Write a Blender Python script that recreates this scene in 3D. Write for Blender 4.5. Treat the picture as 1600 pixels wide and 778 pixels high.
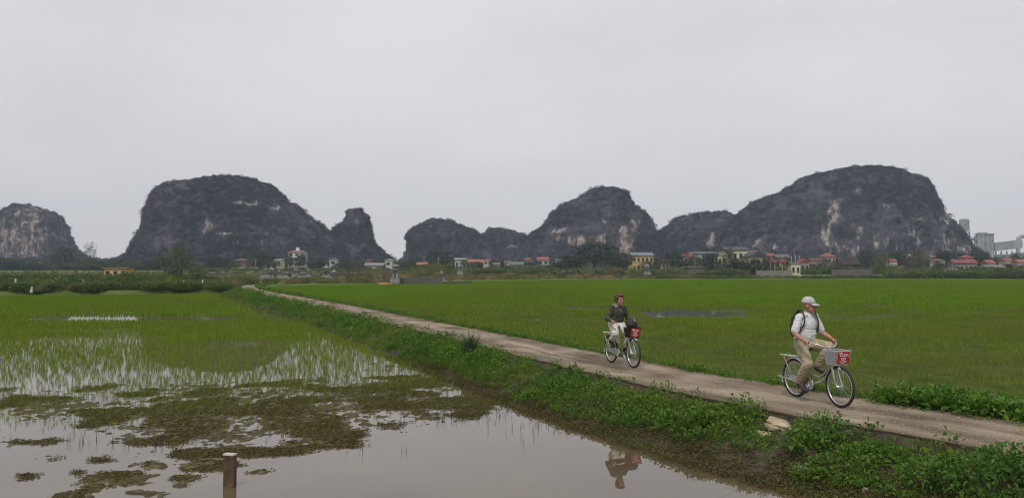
import bpy, bmesh, math, random
import numpy as np
from mathutils import Vector, Matrix, Euler
R = math.radians
random.seed(7); RNG = np.random.default_rng(11)
S = bpy.context.scene
for o in list(bpy.data.objects): bpy.data.objects.remove(o)
COL = S.collection

# ------------------------------------------------------------------ camera
FPX, CAMH = 1210.0, 2.2
TH = math.atan(33 / FPX)
cd = bpy.data.cameras.new('camera'); cam = bpy.data.objects.new('camera', cd); COL.objects.link(cam)
cd.sensor_width = 36; cd.lens = 36 * FPX / 1600; cd.clip_start = .1; cd.clip_end = 9000
cam.location = (0, 0, CAMH); cam.rotation_euler = (R(90) + TH, 0, 0)
S.camera = cam

# ------------------------------------------------------------------ world, sun, exposure
HAZE = .00021
SUN_EL, SUN_AZ = R(56), R(200)          # azimuth measured from +Y towards +X
w = bpy.data.worlds.new('World'); S.world = w; w.use_nodes = True
nt = w.node_tree; nt.nodes.clear()
def N(nt, t, **k):
    n = nt.nodes.new(t)
    for a, b in k.items(): setattr(n, a, b)
    return n
out = N(nt, 'ShaderNodeOutputWorld'); bg = N(nt, 'ShaderNodeBackground'); bg.inputs[1].default_value = .1
sky = N(nt, 'ShaderNodeTexSky', sky_type='NISHITA', sun_disc=False, sun_elevation=SUN_EL, sun_rotation=SUN_AZ)
tc = N(nt, 'ShaderNodeTexCoord'); mp = N(nt, 'ShaderNodeMapping'); mp.inputs['Scale'].default_value = (1, 1, 2.6)
nz = N(nt, 'ShaderNodeTexNoise'); nz.inputs['Scale'].default_value = 1.7; nz.inputs['Detail'].default_value = 5; nz.inputs['Roughness'].default_value = .55
cr = N(nt, 'ShaderNodeMapRange'); cr.inputs[1].default_value = .3; cr.inputs[2].default_value = .7; cr.inputs[3].default_value = .90; cr.inputs[4].default_value = 1.09
sepw = N(nt, 'ShaderNodeSeparateXYZ'); grd = N(nt, 'ShaderNodeMapRange')
grd.inputs[1].default_value = 0; grd.inputs[2].default_value = .35; grd.inputs[3].default_value = .86; grd.inputs[4].default_value = 1.0
mul = N(nt, 'ShaderNodeMath', operation='MULTIPLY')
deck = N(nt, 'ShaderNodeVectorMath', operation='SCALE'); deck.inputs[0].default_value = (5.2, 5.16, 5.28)
mx = N(nt, 'ShaderNodeMixRGB'); mx.inputs[0].default_value = .94
L = nt.links.new
L(tc.outputs['Generated'], mp.inputs['Vector']); L(mp.outputs[0], nz.inputs['Vector']); L(nz.outputs['Fac'], cr.inputs[0])
L(tc.outputs['Generated'], sepw.inputs[0]); L(sepw.outputs[2], grd.inputs[0])
L(cr.outputs[0], mul.inputs[0]); L(grd.outputs[0], mul.inputs[1]); L(mul.outputs[0], deck.inputs[3])
L(sky.outputs[0], mx.inputs[1]); L(deck.outputs[0], mx.inputs[2]); L(mx.outputs[0], bg.inputs[0]); L(bg.outputs[0], out.inputs[0])
sd = bpy.data.lights.new('sun', 'SUN'); sd.energy = 1.5; sd.angle = R(15); sd.color = (1, .96, .9)
so = bpy.data.objects.new('sun', sd); COL.objects.link(so)
dv = Vector((math.sin(SUN_AZ) * math.cos(SUN_EL), math.cos(SUN_AZ) * math.cos(SUN_EL), math.sin(SUN_EL)))
so.rotation_euler = dv.to_track_quat('Z', 'Y').to_euler(); so.location = (0, 0, 60)
S.view_settings.view_transform = 'Standard'; S.view_settings.look = 'None'
S.view_settings.exposure = .50; S.view_settings.gamma = 1
S.cycles.max_bounces = 6; S.cycles.diffuse_bounces = 2; S.cycles.volume_bounces = 0
S.cycles.transparent_max_bounces = 6; S.cycles.use_denoising = True; S.cycles.denoising_prefilter = 'ACCURATE'; S.cycles.filter_width = 1.15

# ------------------------------------------------------------------ pixel <-> place (pixels of the 1600 wide photograph)
def ray(px, py):
    x, y, z = px - 800, FPX, -(py - 389)
    return x, y * math.cos(TH) - z * math.sin(TH), y * math.sin(TH) + z * math.cos(TH)
def gnd(px, py, z=0.0):
    d = ray(px, py); t = (z - CAMH) / d[2]; return np.array((d[0] * t, d[1] * t, z))
def at(px, py, Y):
    d = ray(px, py); t = Y / d[1]; return np.array((d[0] * t, Y, CAMH + d[2] * t))
def proj(P):
    P = np.asarray(P, float); z = P[..., 2] - CAMH
    yc = P[..., 1] * math.cos(TH) + z * math.sin(TH); zc = -P[..., 1] * math.sin(TH) + z * math.cos(TH)
    yc = np.maximum(yc, .1)
    return 800 + FPX * P[..., 0] / yc, 389 - FPX * zc / yc

# ------------------------------------------------------------------ noise
def _h(i, j, k, s):
    n = (i.astype(np.int64) * 374761393 + j.astype(np.int64) * 668265263 + k.astype(np.int64) * 2147483647 + s * 1274126177) & 0xffffffff
    n = ((n ^ (n >> 13)) * 1274126177) & 0xffffffff
    n = ((n ^ (n >> 16)) * 2246822519) & 0xffffffff
    return ((n ^ (n >> 15)) & 0xffff) / 65535.0
def vnoise(P, s=0):
    P = np.asarray(P, float); I = np.floor(P).astype(np.int64); F = P - I; F = F * F * F * (F * (F * 6 - 15) + 10)
    r = 0
    for a in (0, 1):
        for b in (0, 1):
            for c in (0, 1):
                wt = (F[..., 0] if a else 1 - F[..., 0]) * (F[..., 1] if b else 1 - F[..., 1]) * (F[..., 2] if c else 1 - F[..., 2])
                r = r + wt * _h(I[..., 0] + a, I[..., 1] + b, I[..., 2] + c, s)
    return r * 2 - 1
def fbm(P, sc, octv=4, s=0, gain=.5):
    P = np.asarray(P, float) / sc; a, r, t = 1, 0, 0
    for o in range(octv):
        r = r + a * vnoise(P * 2.03 ** o + o * 17.3, s + o); t += a; a *= gain
    return r / t
def xyz(x, y, z=0): return np.stack([x + 0 * y, y + 0 * x, z + 0 * x + 0 * y], -1)
def sstep(a, b, x): t = np.clip((x - a) / (b - a), 0, 1); return t * t * (3 - 2 * t)

# ------------------------------------------------------------------ mesh helpers
class MB:
    def __init__(s): s.v = []; s.f = []; s.m = []; s.n = 0
    def add(s, v, f, mi=0):
        b = s.n; s.v.extend([tuple(map(float, p)) for p in v]); s.n += len(v)
        s.f.extend([tuple(b + i for i in q) for q in f]); s.m.extend([mi] * len(f)); return s
    def box(s, c, d, rot=None, mi=0, top=1.0):
        v = []
        for z in (-1, 1):
            k = top if z > 0 else 1
            for y in (-1, 1):
                for x in (-1, 1): v.append(Vector((x * d[0] / 2 * k, y * d[1] / 2 * k, z * d[2] / 2)))
        if rot is not None:
            M = Euler(rot).to_matrix(); v = [M @ p for p in v]
        c = Vector(c); return s.add([p + c for p in v], [(0, 2, 3, 1), (4, 5, 7, 6), (0, 1, 5, 4), (2, 6, 7, 3), (0, 4, 6, 2), (1, 3, 7, 5)], mi)
    def tube(s, P, r, seg=8, closed=False, mi=0, flat=1.0):
        P = [Vector(p) for p in P]; n = len(P); rr = r if hasattr(r, '__len__') else [r] * n
        up = None; V = []
        for i in range(n):
            a = P[i - 1] if (i > 0 or closed) else P[i]; b = P[(i + 1) % n] if (i < n - 1 or closed) else P[i]
            t = (b - a).normalized()
            if up is None: up = t.orthogonal().normalized()
            up = (up - t * up.dot(t)); up = up.normalized() if up.length > 1e-6 else t.orthogonal().normalized()
            q = t.cross(up)
            for k in range(seg):
                an = 2 * math.pi * k / seg; V.append(P[i] + up * (math.cos(an) * rr[i]) + q * (math.sin(an) * rr[i] * flat))
        F = []
        for i in range(n if closed else n - 1):
            for k in range(seg):
                F.append((i * seg + k, i * seg + (k + 1) % seg, ((i + 1) % n) * seg + (k + 1) % seg, ((i + 1) % n) * seg + k))
        if not closed: F.append(tuple(range(seg - 1, -1, -1))); F.append(tuple((n - 1) * seg + k for k in range(seg)))
        return s.add(V, F, mi)
    def cap(s, p0, p1, r0, r1, seg=12, flat=1.0, side=None, mi=0):
        p0, p1 = Vector(p0), Vector(p1); t = (p1 - p0); t = t.normalized() if t.length > 1e-6 else Vector((0, 0, 1))
        u = Vector(side) if side else t.orthogonal(); u = (u - t * u.dot(t)).normalized(); q = t.cross(u)
        V = [p0 - t * r0]; 
        rings = [(p0, r0, a) for a in (-60, -30, 0)] + [(p1, r1, a) for a in (0, 30, 60)]
        for c, r, a in rings:
            for k in range(seg):
                an = 2 * math.pi * k / seg; rr = r * math.cos(R(a))
                V.append(c + t * (r * math.sin(R(a))) + u * (math.cos(an) * rr) + q * (math.sin(an) * rr * flat))
        V.append(p1 + t * r1); m = len(rings); F = [(0, 1 + (k + 1) % seg, 1 + k) for k in range(seg)]
        for i in range(m - 1):
            for k in range(seg): F.append((1 + i * seg + k, 1 + i * seg + (k + 1) % seg, 1 + (i + 1) * seg + (k + 1) % seg, 1 + (i + 1) * seg + k))
        F += [(1 + (m - 1) * seg + k, 1 + (m - 1) * seg + (k + 1) % seg, 1 + m * seg) for k in range(seg)]
        return s.add(V, F, mi)
    def ell(s, c, r, M=None, nu=16, nv=10, mi=0):
        V = [(0, 0, -1)]
        for i in range(1, nv):
            a = -math.pi / 2 + math.pi * i / nv
            for k in range(nu): V.append((math.cos(a) * math.cos(2 * math.pi * k / nu), math.cos(a) * math.sin(2 * math.pi * k / nu), math.sin(a)))
        V.append((0, 0, 1)); F = [(0, 1 + (k + 1) % nu, 1 + k) for k in range(nu)]
        for i in range(nv - 2):
            for k in range(nu): F.append((1 + i * nu + k, 1 + i * nu + (k + 1) % nu, 1 + (i + 1) * nu + (k + 1) % nu, 1 + (i + 1) * nu + k))
        F += [(1 + (nv - 2) * nu + k, 1 + (nv - 2) * nu + (k + 1) % nu, len(V) - 1) for k in range(nu)]
        c = Vector(c); W = [Vector((p[0] * r[0], p[1] * r[1], p[2] * r[2])) for p in V]
        if M is not None: W = [M @ p for p in W]
        return s.add([p + c for p in W], F, mi)
    def xf(s, M):
        s.v = [tuple(M @ Vector(p)) for p in s.v]; return s
    def mesh(s, name, mats, smooth=False):
        me = bpy.data.meshes.new(name); me.from_pydata(s.v, [], s.f)
        for m in (mats if isinstance(mats, (list, tuple)) else [mats]): me.materials.append(m)
        if len(me.materials) > 1: me.polygons.foreach_set('material_index', s.m)
        if smooth: me.polygons.foreach_set('use_smooth', [True] * len(me.polygons))
        me.update(); return me
    def build(s, name, mats, parent=None, smooth=False):
        return link(name, s.mesh(name, mats, smooth), parent)
def link(name, data, parent=None, col=None):
    o = bpy.data.objects.new(name, data); (col or COL).objects.link(o)
    if parent is not None: o.parent = parent
    return o
def npmesh(name, V, Q, mats, smooth=False, attrs=None):
    V = np.asarray(V, np.float32); Q = np.asarray(Q, np.int32); k = Q.shape[1]; me = bpy.data.meshes.new(name)
    me.vertices.add(len(V)); me.vertices.foreach_set('co', V.ravel())
    me.loops.add(Q.size); me.loops.foreach_set('vertex_index', Q.ravel())
    me.polygons.add(len(Q)); me.polygons.foreach_set('loop_start', np.arange(0, Q.size, k, dtype=np.int32))
    for m in (mats if isinstance(mats, (list, tuple)) else [mats]): me.materials.append(m)
    for a, d in (attrs or {}).items():
        at_ = me.attributes.new(a, 'FLOAT', 'POINT'); at_.data.foreach_set('value', np.asarray(d, np.float32).ravel())
    me.update(calc_edges=True); me.validate()
    me.polygons.foreach_set('use_smooth', np.full(len(Q), smooth)); return me
def gridq(nr, nc, wrap=False):
    i = np.arange(nr - 1)[:, None]; j = np.arange(nc if wrap else nc - 1)[None, :]; j2 = (j + 1) % nc
    return np.stack([i * nc + j, i * nc + j2, (i + 1) * nc + j2, (i + 1) * nc + j], -1).reshape(-1, 4)
def tag(o, label=None, cat=None, group=None, kind=None):
    if label: o['label'] = label
    if cat: o['category'] = cat
    if group: o['group'] = group
    if kind: o['kind'] = kind
    return o
def thing(name, label, cat, loc=(0, 0, 0), rz=0, group=None):
    o = bpy.data.objects.new(name, None); COL.objects.link(o); o.location = tuple(map(float, loc)); o.rotation_euler = (0, 0, rz)
    o.empty_display_size = .1
    return tag(o, label, cat, group)
def struct(name, me, label, cat): return tag(link(name, me), label, cat, None, 'structure')
def copy_tree(o, parent=None):
    c = o.copy(); COL.objects.link(c)
    if parent is not None: c.parent = parent
    for ch in [x for x in S.objects if x.parent == o]: copy_tree(ch, c)
    return c

# ------------------------------------------------------------------ materials
def srgb(h):
    c = [int(h[i:i + 2], 16) / 255 for i in (0, 2, 4)]
    return tuple(x / 12.92 if x <= .04045 else ((x + .055) / 1.055) ** 2.4 for x in c) + (1,)
def c4(c): return srgb(c) if isinstance(c, str) else (tuple(c) + (1,))[:4]
def mat(name, c1, c2=None, sc=5, rough=.8, bump=0, bsc=None, metal=0, coords='Object', spec=.3, stretch=(1, 1, 1), detail=5, c3=None, lo=.35, hi=.65):
    m = bpy.data.materials.new(name); m.use_nodes = True; nt = m.node_tree; L = nt.links.new
    b = nt.nodes['Principled BSDF']; b.inputs['Base Color'].default_value = c4(c1); b.inputs['Roughness'].default_value = rough
    b.inputs['Metallic'].default_value = metal; b.inputs['Specular IOR Level'].default_value = spec
    tc = N(nt, 'ShaderNodeTexCoord'); mp = N(nt, 'ShaderNodeMapping'); mp.inputs['Scale'].default_value = stretch
    L(tc.outputs[coords], mp.inputs[0]) if coords != 'World' else L(N(nt, 'ShaderNodeNewGeometry').outputs['Position'], mp.inputs[0])
    if c2 is not None:
        n = N(nt, 'ShaderNodeTexNoise'); n.inputs['Scale'].default_value = sc; n.inputs['Detail'].default_value = detail; n.inputs['Roughness'].default_value = .6
        r = N(nt, 'ShaderNodeValToRGB'); r.color_ramp.elements[0].position = lo; r.color_ramp.elements[1].position = hi
        r.color_ramp.elements[0].color = c4(c1); r.color_ramp.elements[1].color = c4(c2)
        if c3 is not None: e = r.color_ramp.elements.new((lo + hi) / 2); e.color = c4(c3)
        L(mp.outputs[0], n.inputs['Vector']); L(n.outputs['Fac'], r.inputs[0]); L(r.outputs[0], b.inputs['Base Color'])
    if bump:
        n = N(nt, 'ShaderNodeTexNoise'); n.inputs['Scale'].default_value = bsc or sc * 3; n.inputs['Detail'].default_value = 6
        u = N(nt, 'ShaderNodeBump'); u.inputs['Strength'].default_value = min(1, bump); u.inputs['Distance'].default_value = .02 * max(1, bump)
        L(mp.outputs[0], n.inputs['Vector']); L(n.outputs['Fac'], u.inputs['Height']); L(u.outputs[0], b.inputs['Normal'])
    return m
def leafmat(name, dark, light, alt=None, trans=.25, rough=.6, spec=.25):
    """foliage: dark/light by the instance's random number, alt by the instancer attribute 'tone'"""
    m = bpy.data.materials.new(name); m.use_nodes = True; nt = m.node_tree; L = nt.links.new
    b = nt.nodes['Principled BSDF']; b.inputs['Roughness'].default_value = rough; b.inputs['Specular IOR Level'].default_value = spec
    oi = N(nt, 'ShaderNodeObjectInfo'); g = N(nt, 'ShaderNodeNewGeometry')
    ad = N(nt, 'ShaderNodeMath', operation='ADD'); hf = N(nt, 'ShaderNodeMath', operation='MULTIPLY'); hf.inputs[1].default_value = .5
    L(oi.outputs['Random'], ad.inputs[0]); L(g.outputs['Random Per Island'], ad.inputs[1]); L(ad.outputs[0], hf.inputs[0])
    mx = N(nt, 'ShaderNodeMixRGB'); mx.inputs[1].default_value = c4(dark); mx.inputs[2].default_value = c4(light); L(hf.outputs[0], mx.inputs[0])
    res = mx.outputs[0]
    if alt is not None:
        a = N(nt, 'ShaderNodeAttribute'); a.attribute_type = 'INSTANCER'; a.attribute_name = 'tone'
        m2 = N(nt, 'ShaderNodeMixRGB'); m2.inputs[2].default_value = c4(alt); L(res, m2.inputs[1]); L(a.outputs['Fac'], m2.inputs[0]); res = m2.outputs[0]
    L(res, b.inputs['Base Color'])
    if trans:
        t = N(nt, 'ShaderNodeBsdfTranslucent'); L(res, t.inputs['Color']); ms = N(nt, 'ShaderNodeMixShader'); ms.inputs[0].default_value = trans
        L(b.outputs[0], ms.inputs[1]); L(t.outputs[0], ms.inputs[2]); L(ms.outputs[0], nt.nodes['Material Output'].inputs['Surface'])
    return m

# ------------------------------------------------------------------ scattering (stuff only)
def source(name, me):
    return bpy.data.objects.new(name, me)
def scatter(name, label, cat, pts, rz, scl, srcs, idx=None, tone=None, tilt=None):
    pts = np.asarray(pts, np.float32); n = len(pts); me = bpy.data.meshes.new(name); me.vertices.add(n); me.vertices.foreach_set('co', pts.ravel())
    rot = np.zeros((n, 3), np.float32); rot[:, 2] = rz
    if tilt is not None: rot[:, :2] = tilt
    scl = np.asarray(scl, np.float32); scl = np.repeat(scl[:, None], 3, 1) if scl.ndim == 1 else scl
    if idx is None: idx = RNG.integers(0, len(srcs), n)
    for nm, ty, key, d in (('rot', 'FLOAT_VECTOR', 'vector', rot), ('scl', 'FLOAT_VECTOR', 'vector', scl), ('idx', 'INT', 'value', np.asarray(idx, np.int32)),
                           ('tone', 'FLOAT', 'value', np.zeros(n, np.float32) if tone is None else np.asarray(tone, np.float32))):
        me.attributes.new(nm, ty, 'POINT').data.foreach_set(key, d.ravel())
    cl = bpy.data.collections.new(name + '_kinds')
    for i, s_ in enumerate(srcs): cl.objects.link(s_)
    o = link(name, me); tag(o, label, cat, None, 'stuff')
    g = bpy.data.node_groups.new(name, 'GeometryNodeTree')
    g.interface.new_socket('Geometry', in_out='INPUT', socket_type='NodeSocketGeometry'); g.interface.new_socket('Geometry', in_out='OUTPUT', socket_type='NodeSocketGeometry')
    gi = N(g, 'NodeGroupInput'); go = N(g, 'NodeGroupOutput'); ci = N(g, 'GeometryNodeCollectionInfo'); ci.inputs[0].default_value = cl
    ci.inputs['Separate Children'].default_value = True; ci.inputs['Reset Children'].default_value = True
    ip = N(g, 'GeometryNodeInstanceOnPoints'); ip.inputs['Pick Instance'].default_value = True
    def na(nm, ty):
        a = N(g, 'GeometryNodeInputNamedAttribute', data_type=ty); a.inputs['Name'].default_value = nm
        return [x for x in a.outputs if x.enabled and x.name == 'Attribute'][0]
    er = N(g, 'FunctionNodeEulerToRotation'); L = g.links.new
    L(gi.outputs[0], ip.inputs['Points']); L(ci.outputs[0], ip.inputs['Instance']); L(na('idx', 'INT'), ip.inputs['Instance Index'])
    L(na('rot', 'FLOAT_VECTOR'), er.inputs[0]); L(er.outputs[0], ip.inputs['Rotation']); L(na('scl', 'FLOAT_VECTOR'), ip.inputs['Scale'])
    L(ip.outputs[0], go.inputs[0])
    md = o.modifiers.new('scatter', 'NODES'); md.node_group = g
    return o

# leaves: n folded leaves at points P, pointing along D, size s
def leaves(P, D, s, width=.5, droop=.25):
    n = len(P); D = D / (np.linalg.norm(D, axis=1, keepdims=True) + 1e-9); s = np.broadcast_to(s, (n,))[:, None]
    up = RNG.normal(size=(n, 3)) * .45 + (0, 0, 1); sd = np.cross(D, up); sd /= np.linalg.norm(sd, axis=1, keepdims=True) + 1e-9
    nm = np.cross(sd, D)
    a = P; m = P + D * s * .5 + nm * s * .05; t = P + D * s - np.array((0, 0, 1)) * s * droop
    l = P + D * s * .45 + sd * s * width * .5 + nm * s * .12; r = P + D * s * .45 - sd * s * width * .5 + nm * s * .12
    V = np.stack([a, l, t, r], 1).reshape(-1, 3); b = np.arange(n)[:, None] * 4
    Q = np.concatenate([b + np.array([[0, 1, 2, 3]])], 0)
    return V, Q
def clump_mesh(name, m, n, rad, h, leaf, width=.55, up=.5, flat=False):
    P = RNG.normal(size=(n, 3)); P /= np.linalg.norm(P, axis=1, keepdims=True); P *= (RNG.random(n) ** .4)[:, None]
    D = P + RNG.normal(size=(n, 3)) * .5 + (0, 0, up)
    P = P * (rad, rad, h * .5) + (0, 0, h * .5)
    V, Q = leaves(P, D, leaf * RNG.uniform(.6, 1.3, n), width)
    return npmesh(name, V, Q, m)
def blade_mesh(name, m, n, rad, h, wdt, lean=.25, segs=2):
    V, F = [], []
    for i in range(n):
        a = RNG.random() * 6.283; r0 = rad * RNG.random() ** .5; b = np.array((math.cos(a) * r0, math.sin(a) * r0, 0)); a2 = RNG.random() * 6.283
        hh = h * RNG.uniform(.6, 1.1); ln = lean * RNG.uniform(.2, 1.2) * hh; d = np.array((math.cos(a2), math.sin(a2), 0)); s = np.array((-d[1], d[0], 0)) * wdt * .5
        k = len(V)
        if segs == 1:
            V += [b - s, b + s, b + d * ln + (0, 0, hh)]; F += [(k, k + 1, k + 2, k + 2)]
        else:
            for j in range(segs + 1):
                t = j / segs; c = b + d * ln * t * t + np.array((0, 0, hh * (t - .25 * lean * t * t))); V += [c - s * (1 - t * .92), c + s * (1 - t * .92)]
            for j in range(segs): F += [(k + 2 * j, k + 2 * j + 1, k + 2 * j + 3, k + 2 * j + 2)]
    if segs == 1: return npmesh(name, V, np.array(F)[:, :3], m)
    return npmesh(name, V, F, m)

# ================================================================== LAND
# right edge of the lane, as seen, laid on the ground
KN = np.array([(-6, 17.6), (0, 14.3), (5, 11.2), (9, 8.7), (11.2, 7.3), (13.1, 6.0), (16.5, 4.1), (20, 2.55), (25, .4), (34.2, -3.75), (46.8, -9.35), (58.6, -14.9), (70, -20.3), (87.4, -28.3), (100, -33), (112, -36.2), (126, -38.2), (140, -39.2), (165, -40)])
def _dense():
    ys = np.linspace(-6, 165, 1200); x = np.interp(ys, KN[:, 0], KN[:, 1])
    for k in range(60): x[1:-1] = .25 * x[:-2] + .5 * x[1:-1] + .25 * x[2:]
    return ys, x
PY, PX = _dense()
def xr(y): return np.interp(y, PY, PX)
_t = np.stack([np.gradient(PX), np.gradient(PY)], 1); _t /= np.linalg.norm(_t, axis=1, keepdims=True)
def lane(y, o):
    """point at offset o to the left of the lane's right edge"""
    tx = np.interp(y, PY, _t[:, 0]); ty = np.interp(y, PY, _t[:, 1]); return xr(y) - ty * o, y + tx * o
def lane_off(x, y):
    yy = np.array(y, float)
    for k in range(4):
        tx = np.interp(yy, PY, _t[:, 0]); ty = np.interp(yy, PY, _t[:, 1]); al = (x - xr(yy)) * tx + (y - yy) * ty; yy = yy + al * ty
    tx = np.interp(yy, PY, _t[:, 0]); ty = np.interp(yy, PY, _t[:, 1])
    return -(x - xr(yy)) * ty + (y - yy) * tx
FLY = np.array([0, 118, 123, 134, 171, 190, 206, 207]); 
def field_left(y): return np.where(y < 118, xr(y) + .5, np.interp(y, [118, 123, 134, 171, 190, 206], [xr(118.) + .5, -33.6, -22, -10, 8, 34]))
WATER, FIELD = -.59, -.33
def pond_far(x): return np.interp(x, [-70, -55, -31, 0], [80, 81, 92, 92])
def G(x, y):
    y0 = np.where(x < -20, 150, 222); e = np.where(x < -20, 300, 320)
    return -.02 + 2.05 * sstep(y0, e, y) + 0.0 * x

M_ground = mat('ground_grass', srgb('3d4a22'), srgb('55602c'), sc=.12, rough=.95, bump=1, bsc=2, coords='World', c3=srgb('49602a'))
# far ground sheet
ys = np.concatenate([np.arange(-60, 60, 6), np.arange(60, 230, 2.), np.arange(230, 420, 6.), np.geomspace(420, 1300, 18)])
xs = np.concatenate([-np.geomspace(1300, 140, 20), np.arange(-136, 60, 2.5), np.arange(62, 280, 6), np.geomspace(285, 1300, 16)])
X, Y = np.meshgrid(xs, ys); off = lane_off(X, np.clip(Y, -6, 165))
low = ((Y > -5) & (Y < pond_far(X) - .5) & (X < xr(Y) - 1) & (X > -125)) | ((Y > -5) & (Y < 205) & (X > field_left(Y) + 1) & (X < 258))
low |= (off > -3) & (off < 5.5) & (Y < 92) & (Y > -5)
Z = np.where(low, -1.5, G(X, Y) + .10 * fbm(xyz(X, Y), 9, 3)); V = xyz(X, Y); V[..., 2] = Z
struct('ground', npmesh('ground', V.reshape(-1, 3), gridq(*X.shape), M_ground, True), 'grassy ground stretching to the foot of the karst hills', 'ground')

# embankment
M_bank = mat('bank_soil', (.022, .017, .010), (.072, .054, .032), sc=4, rough=.75, bump=1, bsc=14, coords='World', spec=.25)
ly = np.concatenate([np.arange(-5, 8, .5), np.arange(8, 30, .09), np.arange(30, 60, .4), np.arange(60, 126, 1.5)])
oo = np.concatenate([[-4.5, -2.5, -1.3], np.arange(-1, 0, .12), [0, .6, 1.2, 1.8], np.arange(2.0, 4.6, .07), [4.8, 5.4, 6.5]])
PO, PZ = [-4.5, -1.3, -.7, -.35, -.1, 2.2, 2.3, 2.5, 2.9, 3.45, 3.85, 4.4, 6.5], [-1.6, -.62, -.36, -.12, -.03, -.03, -.12, -.2, -.3, -.46, -.59, -.75, -1.6]
O, YY = np.meshgrid(oo, ly); lx, lyy = lane(YY, O)
zz = np.interp(O, PO, PZ) + (.07 * fbm(xyz(lx, lyy), .9, 3) + .05 * fbm(xyz(lx, lyy), .2, 3, 5) + .035 * fbm(xyz(lx, lyy), .075, 2, 6)) * np.where((O > -.1) & (O < 2.22), 0.1, 1) * sstep(6.4, 4.6, O)
zz = np.maximum(zz, np.where((O > 2.25), -2, zz))
V = np.stack([lx, lyy, zz], -1); struct('embankment', npmesh('embankment', V.reshape(-1, 3), gridq(*O.shape), M_bank, True), 'muddy earth bank carrying the lane between the paddies', 'bank')

# lane surface (thin worn slab with a broken left edge)
mp_ = bpy.data.materials.new('lane_surface'); mp_.use_nodes = True
def lane_mat(m):
    nt = m.node_tree; L = nt.links.new; b = nt.nodes['Principled BSDF']; b.inputs['Roughness'].default_value = .9; b.inputs['Specular IOR Level'].default_value = .2
    pos = N(nt, 'ShaderNodeNewGeometry').outputs['Position']
    at_ = N(nt, 'ShaderNodeAttribute'); at_.attribute_name = 'across'; al = N(nt, 'ShaderNodeAttribute'); al.attribute_name = 'along'
    cm = N(nt, 'ShaderNodeCombineXYZ'); k = N(nt, 'ShaderNodeMath', operation='MULTIPLY'); k.inputs[1].default_value = .12
    L(al.outputs['Fac'], k.inputs[0]); L(k.outputs[0], cm.inputs[0]); L(at_.outputs['Fac'], cm.inputs[1])
    n1 = N(nt, 'ShaderNodeTexNoise'); n1.inputs['Scale'].default_value = 3.2; n1.inputs['Detail'].default_value = 6; L(cm.outputs[0], n1.inputs['Vector'])
    r1 = N(nt, 'ShaderNodeValToRGB'); e = r1.color_ramp.elements; e[0].position = .36; e[1].position = .66
    e[0].color = c4((.13, .102, .07)); e[1].color = c4((.345, .283, .212)); q = e.new(.5); q.color = c4((.225, .181, .132)); L(n1.outputs['Fac'], r1.inputs[0])
    n2 = N(nt, 'ShaderNodeTexNoise'); n2.inputs['Scale'].default_value = .8; n2.inputs['Detail'].default_value = 7; L(pos, n2.inputs['Vector'])
    r2 = N(nt, 'ShaderNodeValToRGB'); r2.color_ramp.elements[0].position = .35; r2.color_ramp.elements[1].position = .6; r2.color_ramp.elements[0].color = (.62, .58, .53, 1); r2.color_ramp.elements[1].color = (1, 1, 1, 1); L(n2.outputs['Fac'], r2.inputs[0])
    mu = N(nt, 'ShaderNodeMixRGB', blend_type='MULTIPLY'); mu.inputs[0].default_value = 1; L(r1.outputs[0], mu.inputs[1]); L(r2.outputs[0], mu.inputs[2])
    # earth at both edges
    ed = N(nt, 'ShaderNodeMath', operation='ABSOLUTE'); sb = N(nt, 'ShaderNodeMath', operation='SUBTRACT'); sb.inputs[1].default_value = .5; L(at_.outputs['Fac'], sb.inputs[0]); L(sb.outputs[0], ed.inputs[0])
    wob = N(nt, 'ShaderNodeMath', operation='MULTIPLY_ADD'); wob.inputs[1].default_value = .25; L(n2.outputs['Fac'], wob.inputs[0]); L(ed.outputs[0], wob.inputs[2])
    mr = N(nt, 'ShaderNodeMapRange'); mr.inputs[1].default_value = .5; mr.inputs[2].default_value = .64; L(wob.outputs[0], mr.inputs[0])
    mx = N(nt, 'ShaderNodeMixRGB'); mx.inputs[2].default_value = c4((.135, .1, .068)); L(mr.outputs[0], mx.inputs[0]); L(mu.outputs[0], mx.inputs[1])
    # pale chips in the near part
    vo = N(nt, 'ShaderNodeTexVoronoi'); vo.inputs['Scale'].default_value = 26; L(pos, vo.inputs['Vector'])
    rv = N(nt, 'ShaderNodeMapRange'); rv.inputs[1].default_value = .3; rv.inputs[2].default_value = .22; L(vo.outputs['Distance'], rv.inputs[0])
    ch = N(nt, 'ShaderNodeMath', operation='MULTIPLY'); nr = N(nt, 'ShaderNodeMapRange'); nr.inputs[1].default_value = 15.5; nr.inputs[2].default_value = 11; nr.inputs[4].default_value = .8
    L(al.outputs['Fac'], nr.inputs[0]); L(rv.outputs[0], ch.inputs[0]); L(nr.outputs[0], ch.inputs[1])
    vc = N(nt, 'ShaderNodeMath', operation='GREATER_THAN'); vc.inputs[1].default_value = .55; L(vo.outputs['Color'], vc.inputs[0]); c2 = N(nt, 'ShaderNodeMath', operation='MULTIPLY'); L(ch.outputs[0], c2.inputs[0]); L(vc.outputs[0], c2.inputs[1])
    mz = N(nt, 'ShaderNodeMixRGB'); mz.inputs[2].default_value = c4((.42, .38, .33)); L(c2.outputs[0], mz.inputs[0]); L(mx.outputs[0], mz.inputs[1]); L(mz.outputs[0], b.inputs['Base Color'])
    bu = N(nt, 'ShaderNodeBump'); bu.inputs['Strength'].default_value = .6; bu.inputs['Distance'].default_value = .03
    n3 = N(nt, 'ShaderNodeTexNoise'); n3.inputs['Scale'].default_value = 12; n3.inputs['Detail'].default_value = 6; L(pos, n3.inputs['Vector']); L(n3.outputs['Fac'], bu.inputs['Height']); L(bu.outputs[0], b.inputs['Normal'])
lane_mat(mp_)
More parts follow.
